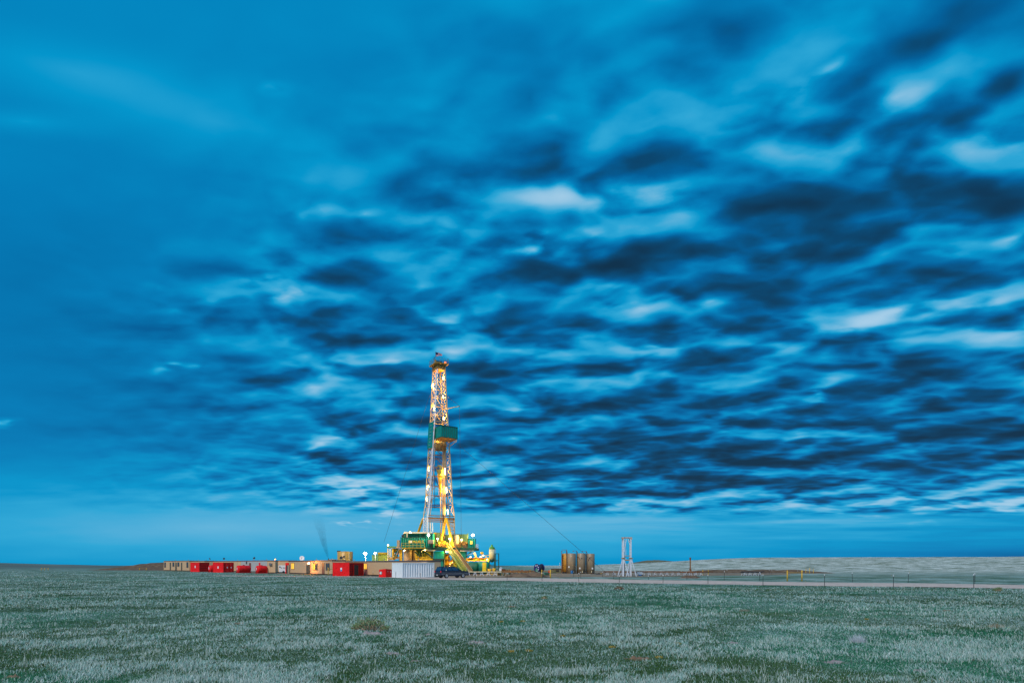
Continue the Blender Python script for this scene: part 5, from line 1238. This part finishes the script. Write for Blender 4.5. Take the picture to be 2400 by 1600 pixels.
m = MB(); BP(m, 1141,1312,1147,1314,161.2,.3); BP(m, 1144.5,1314,1147.4,1322,161.2,.3); m.tube(at(1146.5,1322,161.4),at(1150,1325,161.4),.15,n=8); PP(m, 'chute', YEL)
for px, py, w__ in ((1103,1304,300),(1126,1304,260),(1141,1310,220)):
    m = MB(); c = at(px, py, 160.9); m.box(c.x-.12,c.x+.12,c.y,c.y+.2,c.z,c.z+.15); h = PP(m, 'lamp', GREY); m = MB(); m.ball(c, .08, 8, 6).build('bulb', G_TUBE, h); point((c.x-OPF.x, c.y-OPF.y-.13, c.z-.02), w__, WARM, pf, .06)
# vertical separator
sp_ = empty('gas_separator', (gx(1153,159), 159, 0)); tag(sp_, 'tall yellow-white vertical vessel with a green domed top on a dark stand', 'vessel'); R = (gx(1159.6,159)-gx(1146.4,159))/2
za, zb_, zc_ = hz(1309.5,159), hz(1286.4,159), hz(1280.5,159); cn = hz(1317,159)
MB().lathe([(R,za),(R,zb_)], n=28).build('vessel', mat('cream_vessel_paint', (.72,.66,.38), .45, var=.15, stain=(.5,.42,.2), stain_amt=.3, streak=True), sp_)
MB().lathe([(R+.01,zb_+.002),(R+.01,zb_+.35),(R*.86,zc_-.15),(R*.5,zc_+.05),(.22,zc_+.1),(.22,zc_+.45),(.05,zc_+.5)], n=28).build('dome', mat('dome_green', (.10,.34,.05), .45), sp_)
MB().lathe([(.2,cn),(R*.95,za-.35),(R*.98,za-.01)], n=24).build('cone', DTEAL, sp_)
for x, y in ((-R*.9,-R*.6),(R*.9,-R*.6),(-R*.9,R*.6),(R*.9,R*.6)): MB().box(x-.09,x+.09,y-.09,y+.09,0,za).build('leg', DTEAL, sp_)
m = MB()
for z in (1.0, 2.2, za-.1): m.box(-R*.8,R*.8,-R*.66,-R*.54,z-.07,z+.07); m.box(-R*.8,R*.8,R*.54,R*.66,z-.07,z+.07)
m.build('stand_brace', DTEAL, sp_); MB().path([(R+.2,0,1.0),(R+.2,0,zb_),(R*.5,0,zb_+.2)], .06).build('pipe', GREY, sp_)
fx0, fx1 = gx(1161,159)-sp_.location.x, gx(1168.8,159)-sp_.location.x; ht = hz(1296,159)
m = MB()
for x in (fx0, fx1):
    for y in (-.5,.6): m.box(x-.1,x+.1,y-.1,y+.1,0,ht)
for z in (1.2, hz(1312,159), ht-.08): m.box(fx0+.1,fx1-.1,-.58,-.42,z-.07,z+.07)
m.bar((fx0,-.5,hz(1312,159)-.1),(fx1,-.5,hz(1317,159)),.1); m.build('side_frame', DTEAL, sp_)
MB().tube((-.55,-.9,.25),(-.55,-.9,1.3),.35,.5,12).tube((.5,-.9,.35),(.5,-.9,1.4),.25,.45,12).box(-1.3,2.4,-1.0,-.2,.02,.2).build('pump', YEL, sp_)
point((-1.9,-2.15,4.35), 200, WARM, sp_, .08); MB().ball((-1.9,-2.0,4.35), .1, 8, 6).build('bulb', G_TUBE, sp_); MB().tube((-1.9,-1.9,4.3),(-R,-.3,4.6),.04,n=6).build('lamp_arm', GREY, sp_)

# catwalk with trestle legs
CWD = 137.0
cw = empty('catwalk', (gx(1089,CWD), CWD, 0)); tag(cw, 'long low pipe catwalk on pale splayed trestle legs right of the slide', 'catwalk'); L_ = gx(1262,CWD)-gx(1089,CWD); hc = hz(1338.4,CWD)
MB().box(0, L_*.5, 0, 2.2, hc-.16, hc-.02).build('deck', CREAM, cw); MB().box(L_*.5+.01, L_, 0, 2.2, hc-.14, hc).build('deck', mat('rust_deck', (.42,.20,.07), .7, var=.4, scale=3), cw)
def trestle(m, x, h, y=0.0, s=.36, r=.05):
    m.bar((x-.08,y,h),(x-s,y,0.02), r*2); m.bar((x+.08,y,h),(x+s,y,0.02), r*2); m.bar((x-s*.55,y,h*.45),(x+s*.55,y,h*.45), r*1.6); return m
n_ = 11
for i in range(n_):
    x = L_*(i+.55)/n_; m = MB(); trestle(m, x, hc-.16); m.build('leg', WHT if i < 5 else DTEAL, cw)
rg = random.Random(4); m = MB()
for i in range(22): x = rg.uniform(L_*.45, L_*.98); y = rg.uniform(.6, 1.8); s_ = rg.uniform(.06, .22); m.box(x-s_, x+s_, y-s_, y+s_, 0.02, rg.uniform(.2, hc-.25))
m.build('clutter_beneath', OCHRE, cw)
# pipe lying on the catwalk and racks
def drill_pipes(base, L, n, z, r, material, label, group, y0=.25, dy=None):
    dy = dy or 2.25*r
    o = None
    for i in range(n):
        if o is None: o = MB().tube((0,0,0),(L,0,0),r,n=8).tube((-.12,0,0),(.0,0,0),r*1.35,n=8).tube((L,0,0),(L+.15,0,0),r*1.35,n=8).build('drill_pipe', material, None); p = o
        else: p = o.copy(); S.collection.objects.link(p)
        p.location = (base[0]+.05*math.sin(i*2.3), base[1]+y0+i*dy, z+r); tag(p, label, 'pipe', group)
drill_pipes((gx(1186,CWD), CWD, 0), 6.0, 4, hc+.01, .055, RUST, 'rusty drill pipe lying on the dark end of the catwalk', 'rusty pipes on the catwalk', .3, .35)
def pipe_rack(px0, px1, ytop, D, n, label, material=RUST, legm=WHT, pipes=5, plabel='', pgroup='', over=0.0, name='pipe_rack'):
    x0, x1 = gx(px0, D), gx(px1, D); g = gz((x0+x1)/2, D); root = empty(name, (x0, D, g)); tag(root, label, 'pipe rack', 'trestle pipe racks'); L = x1-x0; h = hz(ytop, D)-g-.16
    MB().box(0, L, 0, .12, h-.1, h).box(0, L, 1.5, 1.62, h-.1, h).build('beam', material, root)
    for i in range(n): x = L*(i+.5)/n; m = MB(); trestle(m, x, h-.1, .06, .30, .032); trestle(m, x, h-.1, 1.56, .30, .032); m.build('leg', legm, root)
    if pipes: drill_pipes((x0+.3, D, 0), L-.6+over, pipes, g+h, .07, material, plabel, pgroup, .15, .3)
    return root
pipe_rack(1415,1500,1337.6,140,5,'rusty pipe rack standing behind and right of the white steel tower foot', plabel='rusty pipe on the rack behind the white steel tower', pgroup='rusty pipes by the tower')
pipe_rack(1501,1598,1337.4,139,7,'rusty pipe rack between the steel tower and the dark mast post', plabel='rusty pipe on the middle rack right of the steel tower', pgroup='rusty pipes on the middle rack')
pipe_rack(1599,1650,1338.0,138,4,'pipe rack with its pipes sticking out to the right, under the dark mast post', plabel='long pipe sticking out past the yellow posts right of the dark mast post', pgroup='pipes sticking out of the rack', over=2.0)
pipe_rack(1741,1787,1338.0,140,4,'short isolated pipe rack with a dark tilted pipe on the brown berm', material=BLACK, legm=WHT, plabel='dark pipe on the isolated rack in front of the brown berm', pgroup='dark pipes on the isolated rack', over=.6)
# ---------------------------------------------------------------- car and pickup
def vehicle(name, px, py, yaw, paint, glass, label, cat, kind):
    D = gd(py); root = empty(name, (gx(px, D), D, 0.02), math.radians(yaw)); tag(root, label, cat)
    def arch(cx, r, zb): return [(cx+r*math.cos(a), zb+r*math.sin(a)) for a in np.linspace(math.pi, 0, 9)]
    zb = .38; W2 = 1.0
    body = [(0,.55),(0.02,zb+.1)]+arch(1.12,.47,zb)+arch(4.42,.47,zb)+[(5.5,zb+.05),(5.58,.62),(5.56,.98),(5.35,1.12),(4.25,1.22),(3.9,1.22),(.06,1.22),(0,1.1)]
    MB().prism(body, -W2, W2).build('body', paint, root)
    top = [(.10,1.225),(.38,1.88),(3.05,1.90),(4.05,1.225)] if kind == 'suv' else [(2.1,1.225),(2.2,1.80),(3.3,1.80),(4.15,1.225)]
    m = MB(); t0, t1, t2, t3 = top; wi, wo = .76, .95
    m.hexa([(t0[0],-wo,t0[1]),(t3[0],-wo,t3[1]),(t3[0],wo,t3[1]),(t0[0],wo,t0[1]),(t1[0],-wi,t1[1]),(t2[0],-wi,t2[1]),(t2[0],wi,t2[1]),(t1[0],wi,t1[1])]); m.build('cab', paint, root)
    def side(u0, u1, v0, v1, s, off=.015):
        P_ = []
        for u, v in ((u0,v0),(u1,v0),(u1,v1),(u0,v1)):
            xa = t0[0]+(t3[0]-t0[0])*u; xb = t1[0]+(t2[0]-t1[0])*u; P_.append((xa+(xb-xa)*v, s*((wo+(wi-wo)*v)+off), t0[1]+(t1[1]-t0[1])*v))
        return P_
    spans = ((.05,.32),(.36,.58),(.62,.90)) if kind == 'suv' else ((.1,.45),(.5,.88))
    for s in (-1, 1):
        for a, b in spans:
            q = side(a, b, .12, .86, s); q2 = side(a, b, .12, .86, s, -.01); mm = MB(); mm.hexa(q2+q); mm.build('side_window', glass, root)
    def endw(i, nm):
        if i: A, B = t3, t2
        else: A, B = t0, t1
        sg = 1 if i else -1; P_ = [(A[0]+(B[0]-A[0])*v+sg*.015, y*(wo+(wi-wo)*v)*.88, A[1]+(B[1]-A[1])*v) for v, y in ((.14,-1),(.14,1),(.88,1),(.88,-1))]
        MB().hexa([(x-sg*.02,y,z) for x,y,z in P_]+P_).build(nm, glass, root)
    endw(0, 'rear_window'); endw(1, 'windscreen')
    for x in (1.12, 4.42):
        for s in (-1, 1):
            y0, y1 = s*1.0, s*.74; ty = MB().tube((x,y0,.40),(x,y1,.40),.39,n=22).build('wheel', TYRE, root); MB().tube((x,s*1.005,.40),(x,s*.9,.40),.24,n=16).build('rim', RIM, ty); g = MB()
            for k in range(6): a = k*math.pi/3; g.bar((x,s*1.012,.40),(x+.22*math.cos(a),s*1.012,.40+.22*math.sin(a)),.05)
            g.build('spokes', GREY, ty)
    MB().box(-.12,.0,-.95,.95,.42,.62).build('rear_bumper', BLACK, root); MB().box(5.58,5.68,-.95,.95,.45,.65).build('front_bumper', GREY, root)
    for s in (-1, 1):
        MB().box(-.03,.05,s*.84,s*1.005,.92,1.24).build('tail_light', REDP, root); MB().box(5.5,5.59,s*.6,s*.92,.78,.96).build('headlight', SIGNW, root)
        MB().box(3.78,3.95,s*1.0,s*1.18,1.22,1.42).build('mirror', paint, root); MB().box(1.75,3.8,s*.98,s*1.10,.34,.40).build('running_board', BLACK, root)
        MB().box(.1,5.4,s*1.001,s*1.012,.70,.76).build('side_moulding', GREY, root)
        for xd in (1.9, 2.85, 3.85): MB().box(xd-.008,xd+.008,s*1.0,s*1.004,.45,1.2).build('door_seam', BLACK, root)
    MB().box(-.14,-.12,-.18,.18,.48,.60).build('number_plate', SIGNW, root)
    if kind == 'suv':
        for s in (-1, 1): MB().box(.7,2.9,s*.62,s*.66,1.90,1.96).build('roof_rail', BLACK, root)
    return root
vehicle('parked_car', 1026, 1354.4, 38, NAVY, CARGL, 'dark navy estate car parked in front of the pipe slide', 'car', 'suv')
pk = vehicle('pickup_truck', 1021.0, 1351.0, 118, WCAR, CARGL, 'white pickup showing only its edge between silver container and dark car', 'truck', 'pickup')

# ---------------------------------------------------------------- cable reel
rd = gd(1350); rl = empty('cable_reel', (gx(1264,rd), rd, 0)); tag(rl, 'large dark blue cable reel on a green angle frame beside the catwalk', 'cable reel'); zr = hz(1330.6, rd)
yw = math.radians(40); ax = Vector((math.cos(yw), math.sin(yw), 0)); Cn = Vector((0,.4,zr)); R = .84
for s in (-.62,.62):
    fl_ = MB().tube(Cn+ax*s-ax*.04, Cn+ax*s+ax*.04, R, n=32).build('flange', BLUEP, rl)
    if s < 0:
        m = MB(); pr = Vector((-ax.y, ax.x, 0))
        for k in range(5): a = math.radians(60+50*k); c = Cn+ax*(s-.05)+pr*math.cos(a)*R*.62+Vector((0,0,math.sin(a)*R*.62)); m.tube(c, c-ax*.01, .13, n=10)
        m.build('flange_hole', SIGNW, fl_)
MB().tube(Cn-ax*.56, Cn+ax*.56, .66, n=28).build('wound_cable', mat('black_cable', (.035,.035,.05), .7, var=.4, scale=4), rl)
m = MB(); zt = zr
for s in (-.72,.72):
    c = Cn+ax*s; pr = Vector((-ax.y, ax.x, 0)); b0, b1 = c+pr*.85, c-pr*.85; b0.z = b1.z = .08; m.bar(c, b0, .09); m.bar(c, b1, .09); m.bar(b0, b1, .09); m.bar(c, Vector((c.x,c.y,.08)), .08)
m.bar(Cn-ax*.72+Vector((0,0,.08-zr)), Cn+ax*.72+Vector((0,0,.08-zr)), .10); m.tube(Cn-ax*.8, Cn+ax*.8, .06, n=8); m.build('stand', mat('green_steel_paint', (.10,.36,.22), .5), rl)
# ---------------------------------------------------------------- storage tanks on the right
TD = 168.0
labs = ['tan storage tank with blue drum at its foot, second from the left','tan storage tank third from the left with a curved pipe at upper left','tan storage tank at the right end of the row of four']
for i, (a, b, yt) in enumerate(((1328.9,1350.8,1296.6),(1352.9,1374,1296.4),(1375.4,1394.8,1297.2))):
    r_, R, H = upright_tank(a, b, yt, TD+i*.2, TANKG, labs[i], 'tall round storage tanks right of the rig', bands=(.25,.5,.75), dome=.12)
    z = H*(.34 if i == 0 else .27); xs_ = (-R*.55, -R*.42, R*.35)[i]; yy = -math.sqrt(R*R-xs_*xs_)
    MB().box(xs_-.17, xs_+.17, yy-.06, yy-.02+.1, z-.2, z+.2).build('label_plate', SIGNW, r_)
    MB().box(R*.3, R*.62, -R-.02, -R*.75, .15, .5).build('valve', BLACK, r_)
    MB().box(R*.05, R*.2, -R-.05, -R*.8, .3, .75).build('valve', mat('cream_roof',(.8,.68,.42),.5), r_)
    lx = -R-.12 if i else -R-.1
    m = MB()
    for yy2 in (-.9,-.5): m.bar((lx, yy2, 0.1), (lx, yy2, H+.55), .06)
    for zz in np.arange(.4, H+.4, .35): m.bar((lx,-.9,zz),(lx,-.5,zz),.05)
    m.build('ladder', BLACK, r_)
    m = MB(); zt = H+.65
    if i: m.tube((-2.2+.1,-.6,zt),(-R,-.6,zt),.04,n=6).bar((-R-.1,-.6,zt+.05),(-R*.8,-.6,H),.12); m.box(-2.2,-1.95,-.7,-.5,zt-.15,zt+.05)
    if not i: m.tube((-2.3,-.6,zt+.3),(-R-.05,-.6,zt+.3),.04,n=6).bar((-R-.05,-.6,zt+.35),(-R*.9,-.6,H),.14)
    m.build('top_rail', RUST, r_)
    if i == 1: MB().path([(-R-.05,-R*.5,H*.85),(-R*.75,-R*.85,H*.83),(-R*.55,-R*.98,H*.77),(-R*.42,-R*1.02,H*.68)], .06).build('pipe', RUST, r_); MB().box(-R*.15,R*.1,-R-.05,-R*.9,H*.74,H*.78).build('hatch', BLACK, r_)
    if i == 2: MB().path([(R*.1,-R*1.03,H*.83),(-R*.3,-R*1.05,H*.82),(-R*.5,-R*.98,H*.76),(-R*.65,-R*.88,H*.66)], .06).build('pipe', RUST, r_)
r_, R, H = upright_tank(1317.3, 1336, 1296.8, TD+1.6, TANKY, 'orange-yellow tank with a dark ladder at the left end of the row of four', 'tall round storage tanks right of the rig', bands=(.22,.42,.62,.72), dome=.1, zbase=.45)
m = MB(); 
for yy2 in (-1.0,-.5): m.bar((-R-.05,yy2,-.3),(-R-.05,yy2,H+.75),.12)
for zz in np.arange(.2, H, .55): m.box(-R-.15,-R+.3,-1.05,-.45,zz,zz+.14)
m.bar((-R-.05,-.9,H+.7),(-R+1.15,-.9,H+.75),.06); m.bar((-R+1.15,-.9,H+.8),(-R+1.0,-.9,H),.1); m.build('ladder', RUST, r_)
MB().box(-R*.8,R*.8,-R*.8,R*.8,-.45,0).build('stand', BLACK, r_)
lr = random.Random(1)
dr = empty('blue_drum', (gx(1340,gd(1343.8)-1.2), gd(1343.8)-1.2, 0)); tag(dr, 'small blue drum leaning at the foot of the second storage tank', 'drum'); a_ = MB().lathe([(.26,0),(.28,.03),(.28,.78),(.26,.82)], n=16).build('barrel', mat('bright_blue_plastic',(.02,.16,.42),.4), dr); MB().lathe([(.285,.27),(.295,.29),(.285,.31)], n=16).lathe([(.285,.52),(.295,.54),(.285,.56)], n=16).build('ring', mat('bright_blue_plastic',(.02,.16,.42),.4), dr)
# faint amber work light on the left tank
tlm = empty('tank_light', (gx(1312,TD-3), TD-3, 0)); tag(tlm, 'slim pole lamp shining on the orange-yellow tank', 'lamp'); MB().tube((0,0,0),(0,0,2.6),.04,n=6).build('pole', GREY, tlm); MB().ball((0,.05,2.65),.035,8,6).build('bulb', G_DIM, tlm); point((0,.14,2.65), 110, WARM, tlm, .03)

# ---------------------------------------------------------------- white steel tower
wd = 131.4; wt = empty('steel_tower', (gx(1470,wd), wd, 0)); tag(wt, 'white steel A-braced stand tower alone on the pad, a ladder inside its left leg', 'tower'); k = wd/F
def wx(px): return (px-1470)*k
zt_, zm1, zm2, zm3 = hz(1259.5,wd), hz(1301.8,wd), hz(1307.5,wd), hz(1311.8,wd)
for xs_ in ((1458.8,1463.2),(1476.6,1480.6)):
    for y in (0, .8): MB().box(wx(xs_[0])+.05, wx(xs_[1])-.03, y, y+.24, 0, zt_-.1).build('leg', WHT, wt)
m = MB(); 
for s_ in ((1460,1447.6),(1462,1473.2),(1477.5,1467.6),(1480,1491)):
    m.bar((wx(s_[0]), .1, zm2), (wx(s_[1]), -.25, 0.02), .13)
m.build('stay', WHT, wt)
m = MB(); 
m.bar((wx(1461.5),.1,zm1),(wx(1468.2),.1,zt_-.3),.10); m.bar((wx(1478.5),.1,zm1+1.6),(wx(1472.4),.1,zt_-.3),.10)
m.build('diagonal', WHT, wt)
m = MB(); m.box(wx(1463.3),wx(1476.5),.05,.2,zm1-.06,zm1+.06); m.box(wx(1463.3),wx(1476.5),.05,.22,zm3-.1,zm3+.1); m.build('crossbar', OCHRE, wt)
m = MB(); m.box(wx(1458),wx(1481.6),-.08,1.15,zt_-.1,zt_+.12); m.box(wx(1458.2),wx(1460.5),-.1,.1,zt_-.35,zt_-.1); m.box(wx(1479.2),wx(1481.5),-.1,.1,zt_-.35,zt_-.1); m.build('cap_beam', mat('rusty_white', (.5,.38,.30), .6, stain=(.2,.1,.05), stain_amt=.5), wt)
m = MB(); 
for x in (1464.6,1467.6): m.bar((wx(x),.4,zm3),(wx(x),.4,zt_-.4),.06)
for z in np.arange(zm3+.2, zt_-.4, .36): m.bar((wx(1464.6),.4,z),(wx(1467.6),.4,z),.05)
m.build('ladder', WHT, wt)
m = MB()
for px in (1458.6,1462,1476.4,1480): m.box(wx(px)-.16,wx(px)+.26,-.12,.42,zm2-.08,zm2+.08)
m.build('flange', OCHRE, wt)
m = MB(); m.tube((wx(1469.5)-.35,.7,0),(wx(1469.5)-.35,.7,hz(1303,wd)),.06,n=8); m.build('standpipe', BLACK, wt)
# small generator at the foot
wg = empty('portable_generator', (gx(1493.5,137),137,0)); tag(wg, 'little white and blue portable unit right of the steel tower foot', 'generator'); ww = gx(1507,137)-gx(1493.5,137)
MB().prism([(0,.32),(ww,.28),(ww,.62),(ww*.8,.80),(ww*.1,.82),(0,.6)], 0, .8).build('housing', WCAR, wg); MB().box(.3,.9,-.02,.5,.02,.30).build('base', mat('bright_blue_plastic',(.02,.16,.42),.4), wg); MB().tube((ww*.85,-.05,.16),(ww*.85,.1,.16),.15,n=12).build('wheel', TYRE, wg); MB().path([(0,.2,.6),(-.1,.2,.75),(.1,.2,.95),(.7,.2,.92)], .03).build('handle', BLACK, wg)
# dark braced post
md = 150.0; mp_ = empty('mast_post', (gx(1617.8,md), md, gz(gx(1617.8,md),md))); tag(mp_, 'dark rusty upright post braced by four struts behind the pipe rack', 'post'); h_ = hz(1305.6,md)-mp_.location.z
MB().box(-.11,.11,-.11,.11,0,h_-.4).box(-.16,.14,-.15,.15,h_-.4,h_).build('post', RUST, mp_); m = MB()
for x, y in ((-.75,.3),(.7,.3),(-.4,-.6),(.4,-.6)): m.bar((0,0,h_*.42),(x,y,0.02),.07)
m.build('strut', RUST, mp_); MB().bar((-.02,-.14,h_*.5),(-.02,-.14,h_*.85),.05).build('tag_strip', OCHRE, mp_)
# yellow posts and barricades on the right
barricade((1269.8,1290.2),(1334.8,1334.6),(1352.4,1354.4),1337.5,'yellow pipe barricade beside the cable reel, thick right post',th=.20)
barricade((1845.2,1879.4),(1336.4,1336.2),(1361.2,1361.4),1341.4,'largest yellow pipe barricade, standing just behind the road at right',th=.18)
barricade((1888.7,1897.6,1906.4),(1332.2,1330.6,1332.2),(1343.6,1343.8,1343.6),1333.0,'small three-post yellow barricade on the slope behind the big yellow one',th=.12)
for px, lab in ((1647.3,'slim yellow marker post in front of the pipe rack, left of two'),(1660,'slim yellow marker post in front of the pipe rack, right of two')):
    d = gd(1348.6); p_ = empty('marker_post', (gx(px,d),d,gz(gx(px,d),d))); tag(p_, lab, 'post', 'yellow marker posts'); hh = hz(1334.2,d)-p_.location.z; MB().tube((0,0,-.1),(0,0,hh),.075,n=10).build('pipe', YPOST, p_); MB().lathe([(.08,hh-.12),(.085,hh-.1),(.085,hh-.02),(.08,hh)], n=10).build('collar', OCHRE, p_)
# low ribbed shed, white shed and scrap in the back
d = 172.0; sh = empty('low_shed', (gx(1293,d),d,0)); tag(sh, 'low olive ribbed shed between the cable reel and the orange-yellow tank', 'shed'); w = gx(1317,d)-gx(1293,d); H = hz(1332.6,d)
MB().box(0,w,.05,2.2,.15,H).build('wall', OCHRE, sh); m = MB(); m.corr((0,.05,.15),(1,0,0),(0,-1,0),w,H-.15,.3,.05); m.build('ribbed_front', mat('olive_sheet',(.22,.22,.12),.6,var=.2), sh); MB().box(-.08,w+.08,-.1,2.3,H,H+.08).build('roof', MAROON, sh); MB().box(w*.42,w*.72,-.02,-.05,H*.4,H*.8).build('opening', BLACK, sh)
d = 245.0; ws = empty('white_shed', (gx(1169.5,d),d,0)); tag(ws, 'distant small white gabled shed behind the dark vessel stand', 'shed'); w = gx(1177.4,d)-gx(1169.5,d); H = hz(1331.2,d)
MB().box(0,w,0,3,0,H).build('wall', SIGNW, ws); MB().prism([(-.1,H),(w+.1,H),(w*.62,hz(1328,d)),(w*.4,hz(1328.2,d))],-.1,3.1).build('roof', mat('pale_blue_roof',(.5,.6,.7),.5), ws)
def scrap(px0, px1, yt, yb, n, label, sd, material=RUST, D=None, name='scrap_heap'):
    d = D or gd(yb); rg = random.Random(sd); root = empty(name, (gx(px0,d),d,gz(gx(px0,d),d))); tag(root, label, 'scrap heap'); m1, m2 = MB(), MB(); w = gx(px1,d)-gx(px0,d); h = hz(yt,d)-root.location.z
    for i in range(n):
        x = rg.uniform(0,w); y = rg.uniform(0,1.5); z = rg.uniform(0,h*.7); m = m1 if rg.random() < .6 else m2
        if rg.random() < .5: s_ = rg.uniform(.12,.4); m.box(x-s_,x+s_,y-s_,y+s_,0,z+.15)
        else: a = rg.uniform(-.6,.6); l = rg.uniform(.3,1.4); m.bar((x-l,y,z*.5),(x+l,y+a,z+.1),.09)
    m1.build('beams', material, root); m2.build('panels', OCHRE, root)
scrap(1177,1190,1329.6,1341,26,'rust-red scrap and frames on the skyline behind the catwalk',1)
scrap(1191,1222,1331.8,1342,44,'brown heap of steel frames behind the middle of the catwalk',2,MASTD)
scrap(1222,1246,1333,1343,20,'brown steel parts just left of the cable reel',3)
scrap(1279,1289,1339,1348,9,'small green and brown parts between the yellow barricade posts',5,DTEAL)
scrap(1395,1412,1341,1346,9,'low dark fittings right of the last storage tank',6,BLACK)
hy = empty('red_box', (gx(1286.5,163),163,0)); tag(hy, 'small red box behind the rail of the yellow barricade near the reel', 'box'); MB().box(-.2,.2,-.15,.15,.3,.85).box(-.23,.23,-.18,.18,.85,.9).build('box', REDP, hy); MB().box(-.03,.03,-.03,.03,0,.3).build('stand', BLACK, hy)
hp = (W(1236,1351.5), W(1215,1352.5), W(1252,1352)); mound('soil_heap', [(x,y,2.4,1.3,.55+.2*i) for i,(x,y) in enumerate(hp)], 'reddish-brown soil heap in front of the catwalk, left of the yellow barricade', None, None, 'heap', 40)
hp = (W(1622,1353.2), W(1612,1354)); mound('soil_heap', [(x,y,1.3,1.0,.45) for x,y in hp], 'small brown soil heap on the grass strip below the dark mast post', None, None, 'heap', 30)

# ---------------------------------------------------------------- fences
def fence_post(px, yt, yb, label, group, lean=0.0, proto=[]):
    d = gd(yb); x = gx(px, d); g = gz(x, d); h = hz(yt, d)-g; root = empty('fence_post', (x, d, g)); tag(root, label, 'fence post', group)
    m = MB(); m.box(-.028,.028,-.006,.006,-.3,h-.16); m.box(-.006,.006,.006,.045,-.3,h-.16); m.build('shaft', POSTM, root); MB().box(-.03,.03,-.009,.048,h-.16,h).build('tip', POSTW, root); root.rotation_euler.y = lean
    return Vector((x, d, g)), h
near = [(2282.4,1343.7,1378.9),(2094,1346,1375),(1932.5,1344.6,1372.9),(1788.2,1345,1371.2),(1659.4,1345.5,1367.9),(1554,1345.8,1366.3),(1451.5,1347.3,1365),(1356.4,1341.4,1362.3),(1270.4,1341,1360.9),(1188.6,1342,1358.4),(1114.5,1340.4,1356.7),(1045.2,1334,1355.4),(985.2,1339.4,1353.8),(927.4,1337.4,1353.8),(874.4,1338.4,1350.0)]
NL = ['beside the bush at the right edge','','','','','','below the white steel tower','before the storage tanks','left of the yellow barricade','','right of the dark car','before the dark car','before the silver container, right one','before the silver container, left one','before the long beige cabin']
pos = []
for i, (px, yt, yb) in enumerate(near):
    lab = 'dark steel post of the near roadside fence, '+(NL[i] if NL[i] else ORD[i]+' from the right')
    pos.append(fence_post(px, yt, yb, lab, 'steel posts of the near roadside fence', .02*math.sin(i*3)))
def wires(name, P, label, hs=(.35,.7,1.05), r=.0045):
    m = MB()
    for a, b in zip(P[:-1], P[1:]):
        for h in hs: m.tube(a[0]+Vector((0,-.02,h)), b[0]+Vector((0,-.02,h)), r, n=4, cap=False)
    o = m.build(name, GREY, None); tag(o, label, 'wire'); return o
wires('fence_wire', pos, 'thin wire strands of the near roadside fence')
far = [(2285,1342,1367.9),(2128.7,1340.9,1365.3),(1997.8,1340.4,1363.1),(1780.6,1339.5,1360.6),(1697.2,1337.2,1359.6),(1609.6,1340.3,1358.9),(1519.7,1347.6,1358),(1437.7,1338.4,1356),(1361.4,1339,1355.5)]
pos2 = [fence_post(px, yt, yb, 'dark steel post of the fence behind the road, '+ORD[i]+' from the right', 'steel posts of the fence behind the road', .03*math.sin(i*2.1)) for i, (px, yt, yb) in enumerate(far)]
wires('fence_wire', pos2, 'thin wire strands of the fence behind the road')
back = [(1869.4,1336,1343.6),(1840,1335.8,1343.6),(1808.8,1335.2,1345.2),(1803,1335,1344.6),(1704,1334.6,1346)]
for i, (px, yt, yb) in enumerate(back): fence_post(px, yt, yb, 'thin dark post by the brown berm, '+ORD[i]+' from the right', 'thin posts by the brown berm')
for i, (px, yt, yb, l) in enumerate(((1412.1,1339.3,1351.6,'thin dark post on the pad between storage tanks and steel tower'),(1344.6,1338,1351.9,'thin dark post on the pad before the second storage tank'))): fence_post(px, yt, yb, l, 'thin posts on the pad')
